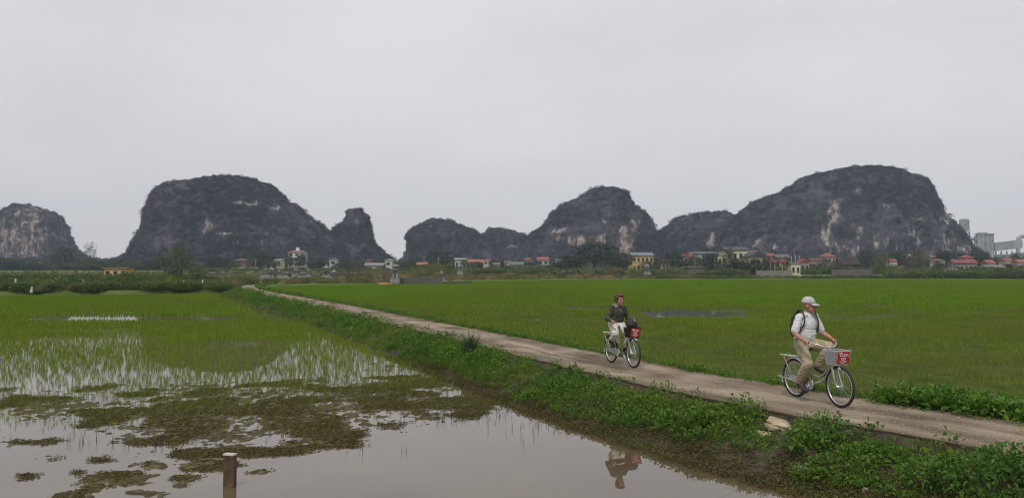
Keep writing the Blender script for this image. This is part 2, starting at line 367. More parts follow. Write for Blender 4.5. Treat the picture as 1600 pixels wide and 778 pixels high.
ly = np.concatenate([np.arange(-5, 9, .5), np.arange(9, 30, .1), np.arange(30, 60, .4), np.arange(60, 160, 1.2)])
wid = 2.3 + .10 * fbm(xyz(ly, ly * 0), 1.3, 4) + .05 * fbm(xyz(ly, ly * 0), .25, 2, 3)
us = np.concatenate([[0, 0], np.linspace(0, 1, 15), [1, 1]]); U, YY = np.meshgrid(us, ly); OFS = U * wid[:, None] - .12
OFS[:, :1] += .1; OFS[:, -1:] -= .1
lx, lyy = lane(YY, OFS); zz = .012 + .014 * fbm(xyz(lx, lyy), 1.2, 3) - .02 * np.exp(-((U - .3) / .09) ** 2) - .02 * np.exp(-((U - .72) / .09) ** 2) + G(lx, lyy) * 1.0 * (lyy > 126)
zz[:, 0] -= .13; zz[:, -1] -= .15; zz[:, 1] -= .01; zz[:, -2] -= .01
struct('lane', npmesh('lane', np.stack([lx, lyy, zz], -1).reshape(-1, 3), gridq(*U.shape), mp_, True, {'across': U, 'along': YY}), 'narrow beige dirt lane winding between the paddies', 'lane')

lane_o = bpy.data.objects['lane']
for y0_, y1_, o_c, am in [(17.6, 24.5, 1.22, .10)]:
    n = 40; t_ = np.linspace(y0_, y1_, n); a_, b_ = lane(t_, o_c + am * np.cumsum(RNG.normal(size=n)) / 5); MB().tube([(p_, q_, .011) for p_, q_ in zip(a_, b_)], np.clip(.006 + .003 * RNG.normal(size=n), .001, .011), 5).build('crack', mat('crack_soil', (.06, .048, .034), rough=.95), lane_o)
# pond water
mw = bpy.data.materials.new('muddy_water'); mw.use_nodes = True
def water_mat(m, col, ior=1.55):
    nt = m.node_tree; L = nt.links.new; b = nt.nodes['Principled BSDF']; b.inputs['Base Color'].default_value = c4(col); b.inputs['Roughness'].default_value = .015; b.inputs['IOR'].default_value = ior
    pos = N(nt, 'ShaderNodeNewGeometry').outputs['Position']; n = N(nt, 'ShaderNodeTexNoise'); n.inputs['Scale'].default_value = 1.1; n.inputs['Detail'].default_value = 2; L(pos, n.inputs['Vector'])
    u = N(nt, 'ShaderNodeBump'); u.inputs['Strength'].default_value = .02; u.inputs['Distance'].default_value = .05; L(n.outputs['Fac'], u.inputs['Height']); L(u.outputs[0], b.inputs['Normal'])
    n2 = N(nt, 'ShaderNodeTexNoise'); n2.inputs['Scale'].default_value = .35; n2.inputs['Detail'].default_value = 4; L(pos, n2.inputs['Vector'])
    r = N(nt, 'ShaderNodeValToRGB'); r.color_ramp.elements[0].position = .35; r.color_ramp.elements[1].position = .7; r.color_ramp.elements[0].color = c4(col); r.color_ramp.elements[1].color = c4([x * 1.45 for x in col]); L(n2.outputs['Fac'], r.inputs[0]); L(r.outputs[0], b.inputs['Base Color'])
water_mat(mw, (.085, .062, .038))
struct('pond_water', MB().add([(-124, -4.5, WATER), (16, -4.5, WATER), (-4, 98, WATER), (-124, 98, WATER)], [(0, 1, 2, 3)]).mesh('pond_water', mw), 'still brown water of the flooded paddy left of the lane', 'water')

# mud and weed mats breaking the water surface
xs = np.arange(-12.5, 4.6, .04); ys = np.concatenate([np.arange(8.6, 16, .04), np.arange(16, 28, .08)]); X, Y = np.meshgrid(xs, ys)
qx, qy = proj(xyz(X, Y, WATER)); msk = np.zeros_like(X)
for (bx, by, rx, ry, k) in [(320, 660, 170, 40, .95), (450, 645, 170, 44, 1), (600, 622, 160, 34, .9), (690, 640, 90, 24, .72), (60, 632, 140, 26, .75), (190, 650, 110, 28, .6), (30, 690, 120, 10, .5), (500, 690, 75, 18, .9),
                            (300, 708, 120, 9, .68), (380, 705, 140, 10, .66), (800, 615, 120, 22, .7), (330, 612, 250, 18, .66), (880, 640, 60, 14, .6), (760, 592, 130, 16, .72), (640, 575, 80, 16, .6), (430, 650, 210, 46, .85), (870, 625, 90, 12, .7), (600, 670, 60, 8, .5),
                            (41, 743, 24, 7, .8), (165, 718, 26, 5, .62), (185, 748, 55, 12, .95), (150, 760, 34, 8, .8), (230, 772, 40, 7, .9), (110, 776, 38, 7, .8), (120, 740, 16, 5, .6), (285, 748, 22, 6, .8), (280, 758, 18, 4, .8), (215, 742, 36, 8, .9), (60, 715, 50, 5, .55), (315, 727, 60, 9, .8), (410, 737, 22, 4, .7), (235, 727, 40, 7, .75), (540, 705, 26, 4, .6)]:
    msk = np.maximum(msk, k * np.exp(-np.maximum(0, ((qx - bx) / rx) ** 2 + ((qy - by) / ry) ** 2) ** 1.1 * .7))
p = xyz(X, Y); hgt = -.064 + .078 * msk + .034 * fbm(p * (1, .5, 1), .8, 4, 3) * sstep(.15, .6, msk) + .04 * fbm(p * (1, .7, 1), .16, 3, 9) * sstep(.05, .5, msk)
hgt = np.where(hgt > 0, hgt * .6, hgt) + .046 * fbm(p, .085, 2, 21)
keep = (hgt > -.05); V = xyz(X, Y); V[..., 2] = WATER + hgt
Q = gridq(*X.shape); kf = keep.ravel()[Q].any(1); off = lane_off(X, Y).ravel(); kf &= (off[Q] > 3.9).all(1); Q = Q[kf]
used = np.unique(Q); rm = np.full(V.size // 3, -1); rm[used] = np.arange(len(used))
M_mat = mat('wet_mud', (.040, .033, .018), (.125, .104, .056), sc=9, rough=.8, bump=1, bsc=40, coords='World', spec=.15, c3=(.07, .058, .028))
struct('mud_flat', npmesh('mud_flat', V.reshape(-1, 3)[used], rm[Q], M_mat, True), 'dark clods of wet mud and algae breaking the pond surface', 'mud')
MUD = (X, Y, msk)

M_alg = leafmat('floating_weed_leaf', (.055, .048, .022), (.150, .130, .052), (.125, .140, .034), trans=.1, rough=.8, spec=.05)
def debris_mesh(n, rad, h, lf):
    a = RNG.random(n) * 6.283; r_ = rad * RNG.random(n) ** .5; P_ = np.stack([r_ * np.cos(a), r_ * np.sin(a), RNG.random(n) * h], 1); D = np.stack([np.cos(RNG.random(n) * 6.283), np.sin(RNG.random(n) * 6.283), RNG.normal(size=n) * .35], 1); V_, Q_ = leaves(P_, D, lf * RNG.uniform(.5, 1.4, n), .4, .1); return npmesh('debris', V_, Q_, M_alg)
DEB = [source('debris_%d' % i, debris_mesh(26, .13, .03, .05)) for i in range(3)]
_x, _y, _m = X.ravel(), Y.ravel(), msk.ravel(); _w = np.clip(_m - .55 + 1.0 * fbm(xyz(_x, _y), .7, 4, 44), 0, .5) * sstep(.3, .55, _m) * np.where(_y < 16, .04 * .04, .04 * .08) * (lane_off(_x, _y) > 3.7)
_i = RNG.choice(len(_x), 7500, p=_w / _w.sum()); _p = np.stack([_x[_i], _y[_i], np.full(len(_i), WATER + .002)], 1); _p[:, :2] += RNG.normal(size=(len(_i), 2)) * .04
scatter('floating_weed', 'olive brown weed and straw floating in mats on the pond', 'weed', _p, RNG.normal(size=len(_i)) * .25, np.stack([RNG.uniform(.6, 1.5, len(_i)), RNG.uniform(.25, .6, len(_i)), RNG.uniform(.4, .8, len(_i))], 1), DEB, tone=np.clip(.3 * sstep(13.5, 17, _p[:, 1]) + .6 * fbm(_p, 1.2, 3, 46), 0, 1))
_yy = 8.5 + 18 * RNG.random(5200) ** 1.4; _o = 3.0 + 1.05 * RNG.random(5200); _a, _b = lane(_yy, _o); _z = np.interp(_o, [-4.5, -1.3, -.7, -.35, -.1, 2.0, 2.12, 2.35, 2.8, 3.4, 3.85, 4.4, 6.5], [-1.6, -.62, -.36, -.12, -.03, -.03, -.12, -.2, -.3, -.46, -.59, -.75, -1.6])
scatter('bank_litter', 'dead leaves and crumbs of earth littering the muddy waterside', 'litter', np.stack([_a, _b, np.maximum(_z, WATER) + .01], 1), RNG.random(5200) * 6.28, RNG.uniform(.5, 1.1, 5200), [source('litter_%d' % i, debris_mesh(18, .16, .06, .05)) for i in range(2)], tone=np.clip(.1 + .8 * fbm(np.stack([_a, _b, _z], 1), .8, 2, 47), 0, .8))
# right hand paddy: wet soil with puddles
mf = bpy.data.materials.new('paddy_soil'); mf.use_nodes = True
def field_mat(m):
    nt = m.node_tree; L = nt.links.new; b = nt.nodes['Principled BSDF']; b.inputs['IOR'].default_value = 1.4
    a = N(nt, 'ShaderNodeAttribute'); a.attribute_name = 'wet'; pos = N(nt, 'ShaderNodeNewGeometry').outputs['Position']
    n = N(nt, 'ShaderNodeTexNoise'); n.inputs['Scale'].default_value = 1.3; n.inputs['Detail'].default_value = 6; n.inputs['Roughness'].default_value = .65; L(pos, n.inputs['Vector'])
    ad = N(nt, 'ShaderNodeMath', operation='ADD'); L(a.outputs['Fac'], ad.inputs[0]); L(n.outputs['Fac'], ad.inputs[1])
    mr = N(nt, 'ShaderNodeMapRange'); mr.inputs[1].default_value = .90; mr.inputs[2].default_value = .95; L(ad.outputs[0], mr.inputs[0])
    r = N(nt, 'ShaderNodeValToRGB'); r.color_ramp.elements[0].position = .3; r.color_ramp.elements[1].position = .7; r.color_ramp.elements[0].color = c4((.034, .05, .010)); r.color_ramp.elements[1].color = c4((.080, .105, .022)); L(n.outputs['Fac'], r.inputs[0])
    mx = N(nt, 'ShaderNodeMixRGB'); mx.inputs[2].default_value = c4((.07, .055, .035)); L(mr.outputs[0], mx.inputs[0]); L(r.outputs[0], mx.inputs[1]); L(mx.outputs[0], b.inputs['Base Color'])
    ro = N(nt, 'ShaderNodeMapRange'); ro.inputs[3].default_value = .85; ro.inputs[4].default_value = .03; L(mr.outputs[0], ro.inputs[0]); L(ro.outputs[0], b.inputs['Roughness'])
    u = N(nt, 'ShaderNodeBump'); u.inputs['Distance'].default_value = .04; iv = N(nt, 'ShaderNodeMath', operation='SUBTRACT'); iv.inputs[0].default_value = 1; L(mr.outputs[0], iv.inputs[1]); L(iv.outputs[0], u.inputs['Strength'])
    n3 = N(nt, 'ShaderNodeTexNoise'); n3.inputs['Scale'].default_value = 9; n3.inputs['Detail'].default_value = 5; L(pos, n3.inputs['Vector']); L(n3.outputs['Fac'], u.inputs['Height']); L(u.outputs[0], b.inputs['Normal'])
    sp = N(nt, 'ShaderNodeMapRange'); sp.inputs[3].default_value = .03; sp.inputs[4].default_value = .6; L(mr.outputs[0], sp.inputs[0]); L(sp.outputs[0], b.inputs['Specular IOR Level'])
field_mat(mf)
ys = np.concatenate([np.arange(-5, 8, 1.), np.arange(8, 80, .5), np.arange(80, 206.5, 1.5)]); ts = np.linspace(0, 1, 260) ** 1.6
T, Y = np.meshgrid(ts, ys); xl = field_left(Y); X = xl + T * (260 - xl)
qx, qy = proj(xyz(X, Y, FIELD)); wet = np.zeros_like(X)
for (bx, by, rx, ry, k) in [(1080, 490, 100, 8, .75), (1060, 486, 70, 4, .8), (900, 482, 110, 3, .42), (950, 497, 200, 4, .38), (1340, 495, 170, 5, .46), (1530, 486, 80, 5, .42), (1450, 451, 60, 1.2, .5), (1370, 478, 60, 2, .42), (900, 500, 180, 3, .4), (1180, 492, 120, 5, .5), (560, 452, 80, .8, .45), (1250, 500, 300, 4, .3)]:
    wet = np.maximum(wet, k * np.exp(-(((qx - bx) / rx) ** 2 + ((qy - by) / ry) ** 2) * .8))
V = xyz(X, Y); V[..., 2] = FIELD + .03 * fbm(xyz(X, Y), .7, 2) * (1 - sstep(.1, .35, wet))
struct('paddy_field', npmesh('paddy_field', V.reshape(-1, 3), gridq(*X.shape), mf, True, {'wet': wet}), 'wet soil of the wide rice paddy right of the lane', 'field')
# far strips of paddy beyond the bund
M_far = mat('far_paddy', (.09, .15, .03), (.12, .19, .045), sc=.3, coords='World', rough=.9)
def strip(px0, px1, y0, y1, z0, name, label):
    a, b = at(px0, 430, y0), at(px1, 430, y0); c, d = at(px1, 430, y1), at(px0, 430, y1)
    n = 20; P = []
    for i in range(n + 1):
        for j in range(6):
            u, v = i / n, j / 5; p_ = (a * (1 - u) + b * u) * (1 - v) + (d * (1 - u) + c * u) * v; P.append((p_[0], p_[1], float(G(p_[0], p_[1])) + .16 + z0))
    struct(name, npmesh(name, P, gridq(n + 1, 6), M_far, True), label, 'field')
strip(1165, 1392, 228, 258, 0, 'far_paddy', 'pale green paddy strip beyond the far bund below the villa')
strip(60, 345, 150, 190, 0, 'far_paddy', 'thin green paddy strip beyond the left scrub')

# ================================================================== KARST HILLS
M_rock = bpy.data.materials.new('karst_rock'); M_rock.use_nodes = True
def rock_mat(m):
    nt = m.node_tree; L = nt.links.new; b = nt.nodes['Principled BSDF']; b.inputs['Roughness'].default_value = .95; b.inputs['Specular IOR Level'].default_value = .1
    pos = N(nt, 'ShaderNodeNewGeometry').outputs['Position']
    n = N(nt, 'ShaderNodeTexNoise'); n.inputs['Scale'].default_value = .06; n.inputs['Detail'].default_value = 9; n.inputs['Roughness'].default_value = .62; L(pos, n.inputs['Vector'])
    r = N(nt, 'ShaderNodeValToRGB'); e = r.color_ramp.elements; e[0].position = .34; e[1].position = .68; e[0].color = c4((.022, .030, .033)); e[1].color = c4((.080, .072, .082)); q = e.new(.52); q.color = c4((.045, .044, .051)); L(n.outputs['Fac'], r.inputs[0])
    mp = N(nt, 'ShaderNodeMapping'); mp.inputs['Scale'].default_value = (.22, .22, .05); L(pos, mp.inputs[0])
    n2 = N(nt, 'ShaderNodeTexNoise'); n2.inputs['Scale'].default_value = 1; n2.inputs['Detail'].default_value = 8; n2.inputs['Roughness'].default_value = .65; L(mp.outputs[0], n2.inputs['Vector'])
    r2 = N(nt, 'ShaderNodeValToRGB'); e = r2.color_ramp.elements; e[0].position = .33; e[1].position = .72; e[0].color = c4((.055, .05, .05)); e[1].color = c4((.42, .385, .35)); q = e.new(.47); q.color = c4((.11, .102, .10)); q = e.new(.56); q.color = c4((.25, .222, .20)); L(n2.outputs['Fac'], r2.inputs[0])
    a = N(nt, 'ShaderNodeAttribute'); a.attribute_name = 'bare'
    ad = N(nt, 'ShaderNodeMath', operation='ADD'); L(a.outputs['Fac'], ad.inputs[0]); sb = N(nt, 'ShaderNodeMath', operation='MULTIPLY_ADD'); sb.inputs[1].default_value = 1.5; sb.inputs[2].default_value = -.75; L(n2.outputs['Fac'], sb.inputs[0]); L(sb.outputs[0], ad.inputs[1])
    mr = N(nt, 'ShaderNodeMapRange'); mr.inputs[1].default_value = .38; mr.inputs[2].default_value = .62; L(ad.outputs[0], mr.inputs[0])
    mx = N(nt, 'ShaderNodeMixRGB'); L(mr.outputs[0], mx.inputs[0]); L(r.outputs[0], mx.inputs[1]); L(r2.outputs[0], mx.inputs[2])
    oc = N(nt, 'ShaderNodeAttribute'); oc.attribute_name = 'ochre'; mo = N(nt, 'ShaderNodeMixRGB', blend_type='MULTIPLY'); mo.inputs[2].default_value = (1.0, .84, .68, 1)
    L(oc.outputs['Fac'], mo.inputs[0]); L(mx.outputs[0], mo.inputs[1]); L(mo.outputs[0], b.inputs['Base Color'])
    bu = N(nt, 'ShaderNodeBump'); bu.inputs['Strength'].default_value = .45; bu.inputs['Distance'].default_value = 2.0
    n3 = N(nt, 'ShaderNodeTexNoise'); n3.inputs['Scale'].default_value = .35; n3.inputs['Detail'].default_value = 6; L(pos, n3.inputs['Vector']); L(n3.outputs['Fac'], bu.inputs['Height']); L(bu.outputs[0], b.inputs['Normal'])
rock_mat(M_rock)
SCR = []      # scrub points on the hills: position, scale, tone
def hill(label, outline, Y0, dr, bare=(), seed=0, ns=420, nl=110, veg=1.0, brown=.5, amp=1.0):
    P = np.array([at(x, y + (4 if y < 400 else 0), Y0) for x, y in outline]); k = int(P[:, 2].argmax()); zb = 0.5; zt = P[k, 2]
    Lf, Rg = P[:k + 1], P[k:][::-1]
    def mono(a):
        z = a[:, 2].copy()
        for i in range(1, len(z)): z[i] = max(z[i], z[i - 1] + 1e-3)
        return z, a[:, 0]
    zl, xl_ = mono(Lf); zr, xr_ = mono(Rg)
    t = np.linspace(0, 1, nl); z = zb + (zt - zb) * (1 - (1 - t) ** 1.7)
    l = np.interp(z, zl, xl_); r_ = np.interp(z, zr, xr_); a = np.maximum((r_ - l) / 2 - 1.6, .3); c = (l + r_) / 2; am = a.max()
    b = dr * am * (a / am) ** .75 * (1 - .12 * t)
    nf = int(ns * .72); th = np.concatenate([np.linspace(math.pi, 2 * math.pi, nf, endpoint=False), np.linspace(0, math.pi, ns - nf, endpoint=False)])
    e = .85; cx = np.sign(np.cos(th)) * np.abs(np.cos(th)) ** e; sy = np.sign(np.sin(th)) * np.abs(np.sin(th)) ** e
    ph = np.arctan2(c, Y0)[:, None]; la = a[:, None] * np.cos(ph) * cx; de = b[:, None] * sy      # rings broadside on to the view
    V = np.stack([c[:, None] + la * np.cos(ph) + de * np.sin(ph), Y0 - la * np.sin(ph) + de * np.cos(ph), z[:, None] + 0 * cx], -1)
    du = np.roll(V, -1, 1) - np.roll(V, 1, 1); dv_ = np.gradient(V, axis=0); Nn = np.cross(du, dv_); Nn /= np.linalg.norm(Nn, axis=2, keepdims=True) + 1e-9
    rid = 1 - np.abs(fbm(V + seed * 31, 34, 4, seed)); led = fbm(V * (.25, .25, 1) + seed, 7, 3, seed + 9)
    fr = sstep(-.2, .9, -Nn[..., 1])     # full relief on the slopes turned to the front, less at the outline
    d = (5.5 * (rid - .75) + 3.2 * fbm(V, 15, 3, seed + 3)) * (.3 + .7 * fr) + 1.3 * led + 2.0 * fbm(V, 5.5, 4, seed + 5)
    V = V + Nn * (d * amp)[..., None] * (np.minimum(1, (1 - t) * 9 + .35) * (1 - .55 * sstep(.7, 1, t)))[:, None, None]
    V[..., 2] = np.where(t[:, None] < .03, np.minimum(V[..., 2], zb), V[..., 2])
    qx, qy = proj(V); bm_ = np.zeros(V.shape[:2]); oc = np.zeros(V.shape[:2]); front = (sy < .1) & (z[:, None] > -9)
    for (bx, by, rx, ry, kk, o_) in bare:
        g_ = np.exp(-(np.abs((qx - bx) / rx) ** 2.6 + np.abs((qy - by) / ry) ** 2.6) * .8) * front; bm_ = np.maximum(bm_, kk * g_); oc = np.maximum(oc, o_ * g_)
    bare_ = bm_ + .12 * fbm(V * (1, 1, .45), 9, 4, seed + 8)
    flat = V.reshape(-1, 3); top = len(flat); VV = np.vstack([flat, [[c[-1], Y0, zt + .3]]]); Q = gridq(nl, ns, True)
    tri = np.stack([(nl - 1) * ns + np.arange(ns), (nl - 1) * ns + (np.arange(ns) + 1) % ns, np.full(ns, top), np.full(ns, top)], 1)
    me = npmesh('karst_hill', VV, Q, M_rock, True, {'bare': np.append(bare_.ravel(), 0), 'ochre': np.append(oc.ravel(), 0)})
    o = struct('karst_hill', me, label, 'hill')
    # scrub
    C = VV[Q].mean(1); Fn = np.cross(VV[Q[:, 2]] - VV[Q[:, 0]], VV[Q[:, 3]] - VV[Q[:, 1]]); ar = np.linalg.norm(Fn, axis=1) / 2; Fn /= 2 * ar[:, None] + 1e-9
    fb = bare_.ravel()[Q].mean(1); vn = fbm(C, 22, 3, seed + 12)
    wgt = ar * ((Fn[:, 1] < .45) | (C[:, 2] > zt - 14)) * np.clip(1.15 - fb * 2.6, 0, 1) * np.clip(.75 + vn * 1.2, .12, 1) * (.45 + .55 * sstep(-.35, .5, Fn[:, 2]))
    n = int(wgt.sum() / 3.3 * veg); idx = RNG.choice(len(C), n, p=wgt / wgt.sum())
    pp = C[idx] + RNG.normal(size=(n, 3)) * .4 - Fn[idx] * .25
    tone = np.clip(brown + fbm(pp, 26, 3, seed + 14) * 1.3 + RNG.normal(size=n) * .12, 0, 1)
    SCR.append((pp, RNG.uniform(.5, 1.15, n) * np.where(RNG.random(n) < .22, np.where(pp[:, 2] < zt - 16, 1.7, 1.35), 1), tone))
hill('leftmost karst hill cut off by the picture edge, with a bare grey-brown cliff', [(-95, 412), (-85, 385), (-60, 352), (-30, 338), (0, 331), (10, 321), (22, 314), (37, 317), (54, 318), (75, 325), (87, 327), (100, 335), (110, 347), (115, 358), (120, 375), (129, 387), (150, 404), (185, 410)], 820, .55,
     [(35, 365, 42, 42, .62, .6), (85, 370, 30, 30, .4, .2), (10, 385, 30, 25, .42, .3)], 1, 300, 90, .8, .55)
hill('massive flat-topped dark karst hill left of centre', [(180, 412), (200, 398), (210, 389), (214, 373), (222, 350), (226, 329), (231, 310), (241, 299), (255, 290), (276, 282), (308, 276), (357, 271), (399, 277), (429, 287), (449, 300), (459, 315), (474, 319), (484, 331), (503, 344), (518, 354), (545, 372), (575, 395), (600, 412)], 640, .5,
     [(322, 355, 11, 13, .62, .1), (372, 317, 10, 3, .8, 0), (392, 318, 12, 3, .8, 0), (405, 313, 60, 4, .3, 0), (370, 365, 50, 3, .42, 0), (395, 378, 70, 2.5, .38, 0), (430, 325, 12, 5, .4, 0), (350, 300, 6, 4, .4, 0), (480, 345, 30, 6, .3, 0)], 2, 520, 130, 1.0, .62)
hill('small rounded karst knob at the right shoulder of the flat-topped hill', [(492, 412), (510, 372), (520, 353), (536, 340), (541, 327), (552, 321), (567, 325), (581, 337), (586, 355), (590, 379), (604, 394), (617, 406), (628, 413)], 655, .7, [(560, 350, 14, 10, .3, 0)], 3, 260, 100, .9, .5)
hill('low blunt karst hill with a steep left end in the middle', [(620, 413), (627, 407), (633, 394), (635, 379), (633, 368), (640, 358), (652, 347), (668, 341), (695, 340), (705, 338), (715, 345), (726, 353), (744, 357), (752, 363), (775, 390), (800, 413)], 760, .5, [(700, 365, 8, 6, .3, 0)], 4, 300, 90, 1.0, .45)
hill('long low saddle of karst joining the blunt hill and the steep middle peak', [(705, 413), (730, 385), (750, 363), (764, 355), (784, 354), (807, 357), (824, 362), (850, 385), (880, 413)], 780, .5, [(800, 385, 10, 6, .35, 0)], 5, 260, 80, 1.0, .62)
hill('steep middle karst peak with pale ochre cliffs along its foot', [(795, 413), (815, 385), (824, 363), (847, 352), (856, 333), (873, 319), (899, 307), (919, 295), (939, 290), (959, 290), (977, 296), (985, 298), (988, 307), (994, 322), (1014, 333), (1021, 348), (1026, 356), (1040, 385), (1056, 413)], 730, .6,
     [(905, 376, 18, 9, .78, .8), (872, 366, 14, 12, .62, .5), (930, 374, 16, 10, .72, .7), (980, 378, 14, 24, .8, .8), (992, 355, 8, 16, .6, .4), (940, 345, 8, 6, .5, .1), (880, 340, 5, 4, .4, 0), (950, 330, 5, 8, .35, 0), (960, 370, 24, 10, .4, .4)], 6, 420, 120, 1.0, .36)
hill('low rounded dark karst hump between the middle peak and the biggest hill', [(985, 413), (1010, 380), (1028, 355), (1049, 340), (1071, 332), (1094, 330), (1124, 328), (1140, 330), (1158, 338), (1185, 365), (1215, 413)], 745, .5, [(1112, 376, 8, 16, .75, .1), (1175, 358, 8, 10, .4, 0)], 7, 300, 90, 1.1, .05)
hill('biggest domed karst hill on the right with bare grey cliffs at its right foot', [(1075, 413), (1110, 365), (1137, 335), (1157, 321), (1187, 304), (1210, 298), (1229, 285), (1255, 272), (1292, 264), (1315, 263), (1326, 258), (1356, 258), (1394, 264), (1424, 271), (1446, 281), (1457, 302), (1464, 317), (1475, 339), (1483, 349), (1495, 362), (1508, 379), (1517, 390), (1534, 412)], 700, .5,
     [(1303, 335, 12, 32, .54, .2), (1292, 372, 20, 22, .50, .15), (1320, 385, 45, 22, .42, .1), (1375, 375, 20, 20, .46, .05), (1420, 372, 40, 26, .40, 0), (1470, 375, 34, 30, .42, 0), (1505, 388, 20, 14, .42, .1), (1432, 342, 14, 4, .5, 0), (1385, 322, 14, 5, .44, 0), (1340, 300, 6, 8, .5, 0), (1475, 345, 12, 20, .4, .1), (1215, 385, 14, 6, .5, .1), (1185, 380, 10, 10, .5, 0), (1350, 360, 40, 20, .3, .1)], 8, 640, 140, 1.0, .12)
hill('faint low wooded rise behind the gap left of the flat-topped hill', [(120, 413), (150, 408), (185, 405), (200, 402), (225, 398), (250, 413)], 900, .8, [], 9, 120, 24, 1.2, .1, .3)
M_scrub = leafmat('hill_scrub_leaf', (.012, .027, .025), (.060, .094, .066), (.078, .060, .064), trans=.2, spec=.05)
SC = [source('hill_bush_%d' % i, clump_mesh('hill_bush', M_scrub, 56, 2.1, 2.6, .85, .8, .4)) for i in range(4)]
P = np.vstack([s[0] for s in SCR]); sc_ = np.concatenate([s[1] for s in SCR]); tn = np.concatenate([s[2] for s in SCR])
scatter('hillside_scrub', 'dark scrub covering the karst hillsides', 'scrub', P - (0, 0, .75), RNG.random(len(P)) * 6.28, sc_ * .8, SC, tone=tn)
# ================================================================== RICE
M_rice = leafmat('rice_blade', (.105, .172, .012), (.200, .285, .026), (.150, .155, .035), trans=.35, rough=.7, spec=.08)
M_rice_far = leafmat('rice_blade_far', (.115, .200, .012), (.165, .272, .020), (.150, .190, .028), trans=.3, rough=.8, spec=.04)
LINE = math.pi / 2
T1 = [source('rice_tuft_%d' % i, blade_mesh('rice_tuft', M_rice, 5 + i % 3, .035, .185, .0075, .5)) for i in range(4)]
def tile_mesh(name, m, size, step, nb, h, wd, segs, dx=1.0, lines=(1,)):
    V, Q = [], []; k = 0
    for ix, x in enumerate(np.arange(step * dx / 2, size, step * dx)):
        for y in np.arange(step / 2, size, step):
            b = blade_mesh('t', m, nb, .03, h * lines[ix % len(lines)] * RNG.uniform(.75, 1.15), wd, .5, segs); n = len(b.vertices); co = np.empty(n * 3, np.float32); b.vertices.foreach_get('co', co); fi = np.empty(len(b.loops), np.int32); b.loops.foreach_get('vertex_index', fi)
            V.append(co.reshape(-1, 3) + (x - size / 2 + RNG.normal() * .018, y - size / 2 + RNG.normal() * .018, 0)); Q.append(fi.reshape(-1, 3 if segs == 1 else 4) + k); k += n; bpy.data.meshes.remove(b)
    return npmesh(name, np.vstack(V), np.vstack(Q), m)
TA = [source('rice_tile_a%d' % i, tile_mesh('rice_tile', M_rice, 1.0, .18, 5, .2, .013, 2)) for i in range(3)]
TB = [source('rice_tile_b%d' % i, tile_mesh('rice_tile', M_rice_far, 2.0, .22, 4, .26, .030, 1)) for i in range(3)]
TC = [source('rice_tile_c%d' % i, tile_mesh('rice_tile', M_rice, 1.0, .125, 5, .14, .013, 2, 2.0, (1.15, .42, 1.0, .5))) for i in range(3)]
# flooded paddy: single seedlings in rows near, tiles far
ang = R(11); ca, sa = math.cos(ang), math.sin(ang)
u = np.arange(-60, 60, .26); v = np.arange(0, 60, .068); U, Vv = np.meshgrid(u, v); U = U + RNG.normal(size=U.shape) * (.022 + .13 * sstep(8, 14, Vv)); Vv = Vv + RNG.normal(size=U.shape) * .04
x = (U * ca - Vv * sa).ravel(); y = (U * sa + Vv * ca).ravel() + 8
ok = (y > 9) & (y < 42) & (np.abs(x) < y * .72 + 1); x, y = x[ok], y[ok]
ok = lane_off(x, y) > 3.95; x, y = x[ok], y[ok]
qx, qy = proj(xyz(x, y, WATER)); lim = np.interp(qx, [-50, 0, 150, 300, 540, 575, 620, 700, 850, 980], [672, 668, 672, 682, 690, 668, 655, 658, 662, 672])
dens = np.clip((lim - qy) / 22 + .3, 0, 1) * np.where(qx > 560, .35 + .3 * sstep(640, 590, qy) + .35 * sstep(580, 540, qy), 1)
dens *= np.clip(.9 + .8 * fbm(xyz(x, y), 2.6, 3, 4), .2, 1)
dens *= 1 - .9 * np.exp(-((qx - 175) / 125) ** 4 - ((qy - 495) / 7) ** 4)
ok = RNG.random(len(x)) < dens; x, y, qx, qy = x[ok], y[ok], qx[ok], qy[ok]
hh = .68 + .5 * sstep(12, 26, y); tone = np.clip(.75 - (y - 12) / 14, 0, .8) * sstep(150, 500, qx) + .25 * RNG.random(len(x))
scatter('flooded_rice', 'young rice seedlings standing in the flooded paddy', 'rice', np.stack([x, y, np.full(len(x), WATER - .02)], 1), RNG.random(len(x)) * 6.28, hh * RNG.uniform(.8, 1.2, len(x)), T1, tone=tone)
def tiles(xs, ys, keep, z, size, jit=0): 
    X, Y = np.meshgrid(xs, ys); X, Y = X.ravel(), Y.ravel(); k = keep(X, Y); return np.stack([X[k], Y[k], np.full(k.sum(), z)], 1)
pt = tiles(np.arange(-105, 5, 2.), np.arange(32, 96, 2.), lambda X, Y: (lane_off(X, Y) > 4.9) & (Y < pond_far(X) + .3) & (np.abs(X) < Y * .72 + 3) & ~((np.abs((proj(xyz(X, Y, WATER))[0] - 205)) < 150) & (np.abs(Y - 45.5) < 1.6)) & (RNG.random(len(X)) < np.clip((Y - 29) / 13, 0, 1)), WATER - .02, 2)
scatter('flooded_rice', 'dense green rice filling the far half of the flooded paddy', 'rice', pt, RNG.integers(0, 2, len(pt)) * math.pi, RNG.uniform(.85, 1.1, len(pt)), TB, tone=np.clip(fbm(pt, 14, 3, 8) * .9 + .08, 0, 1))
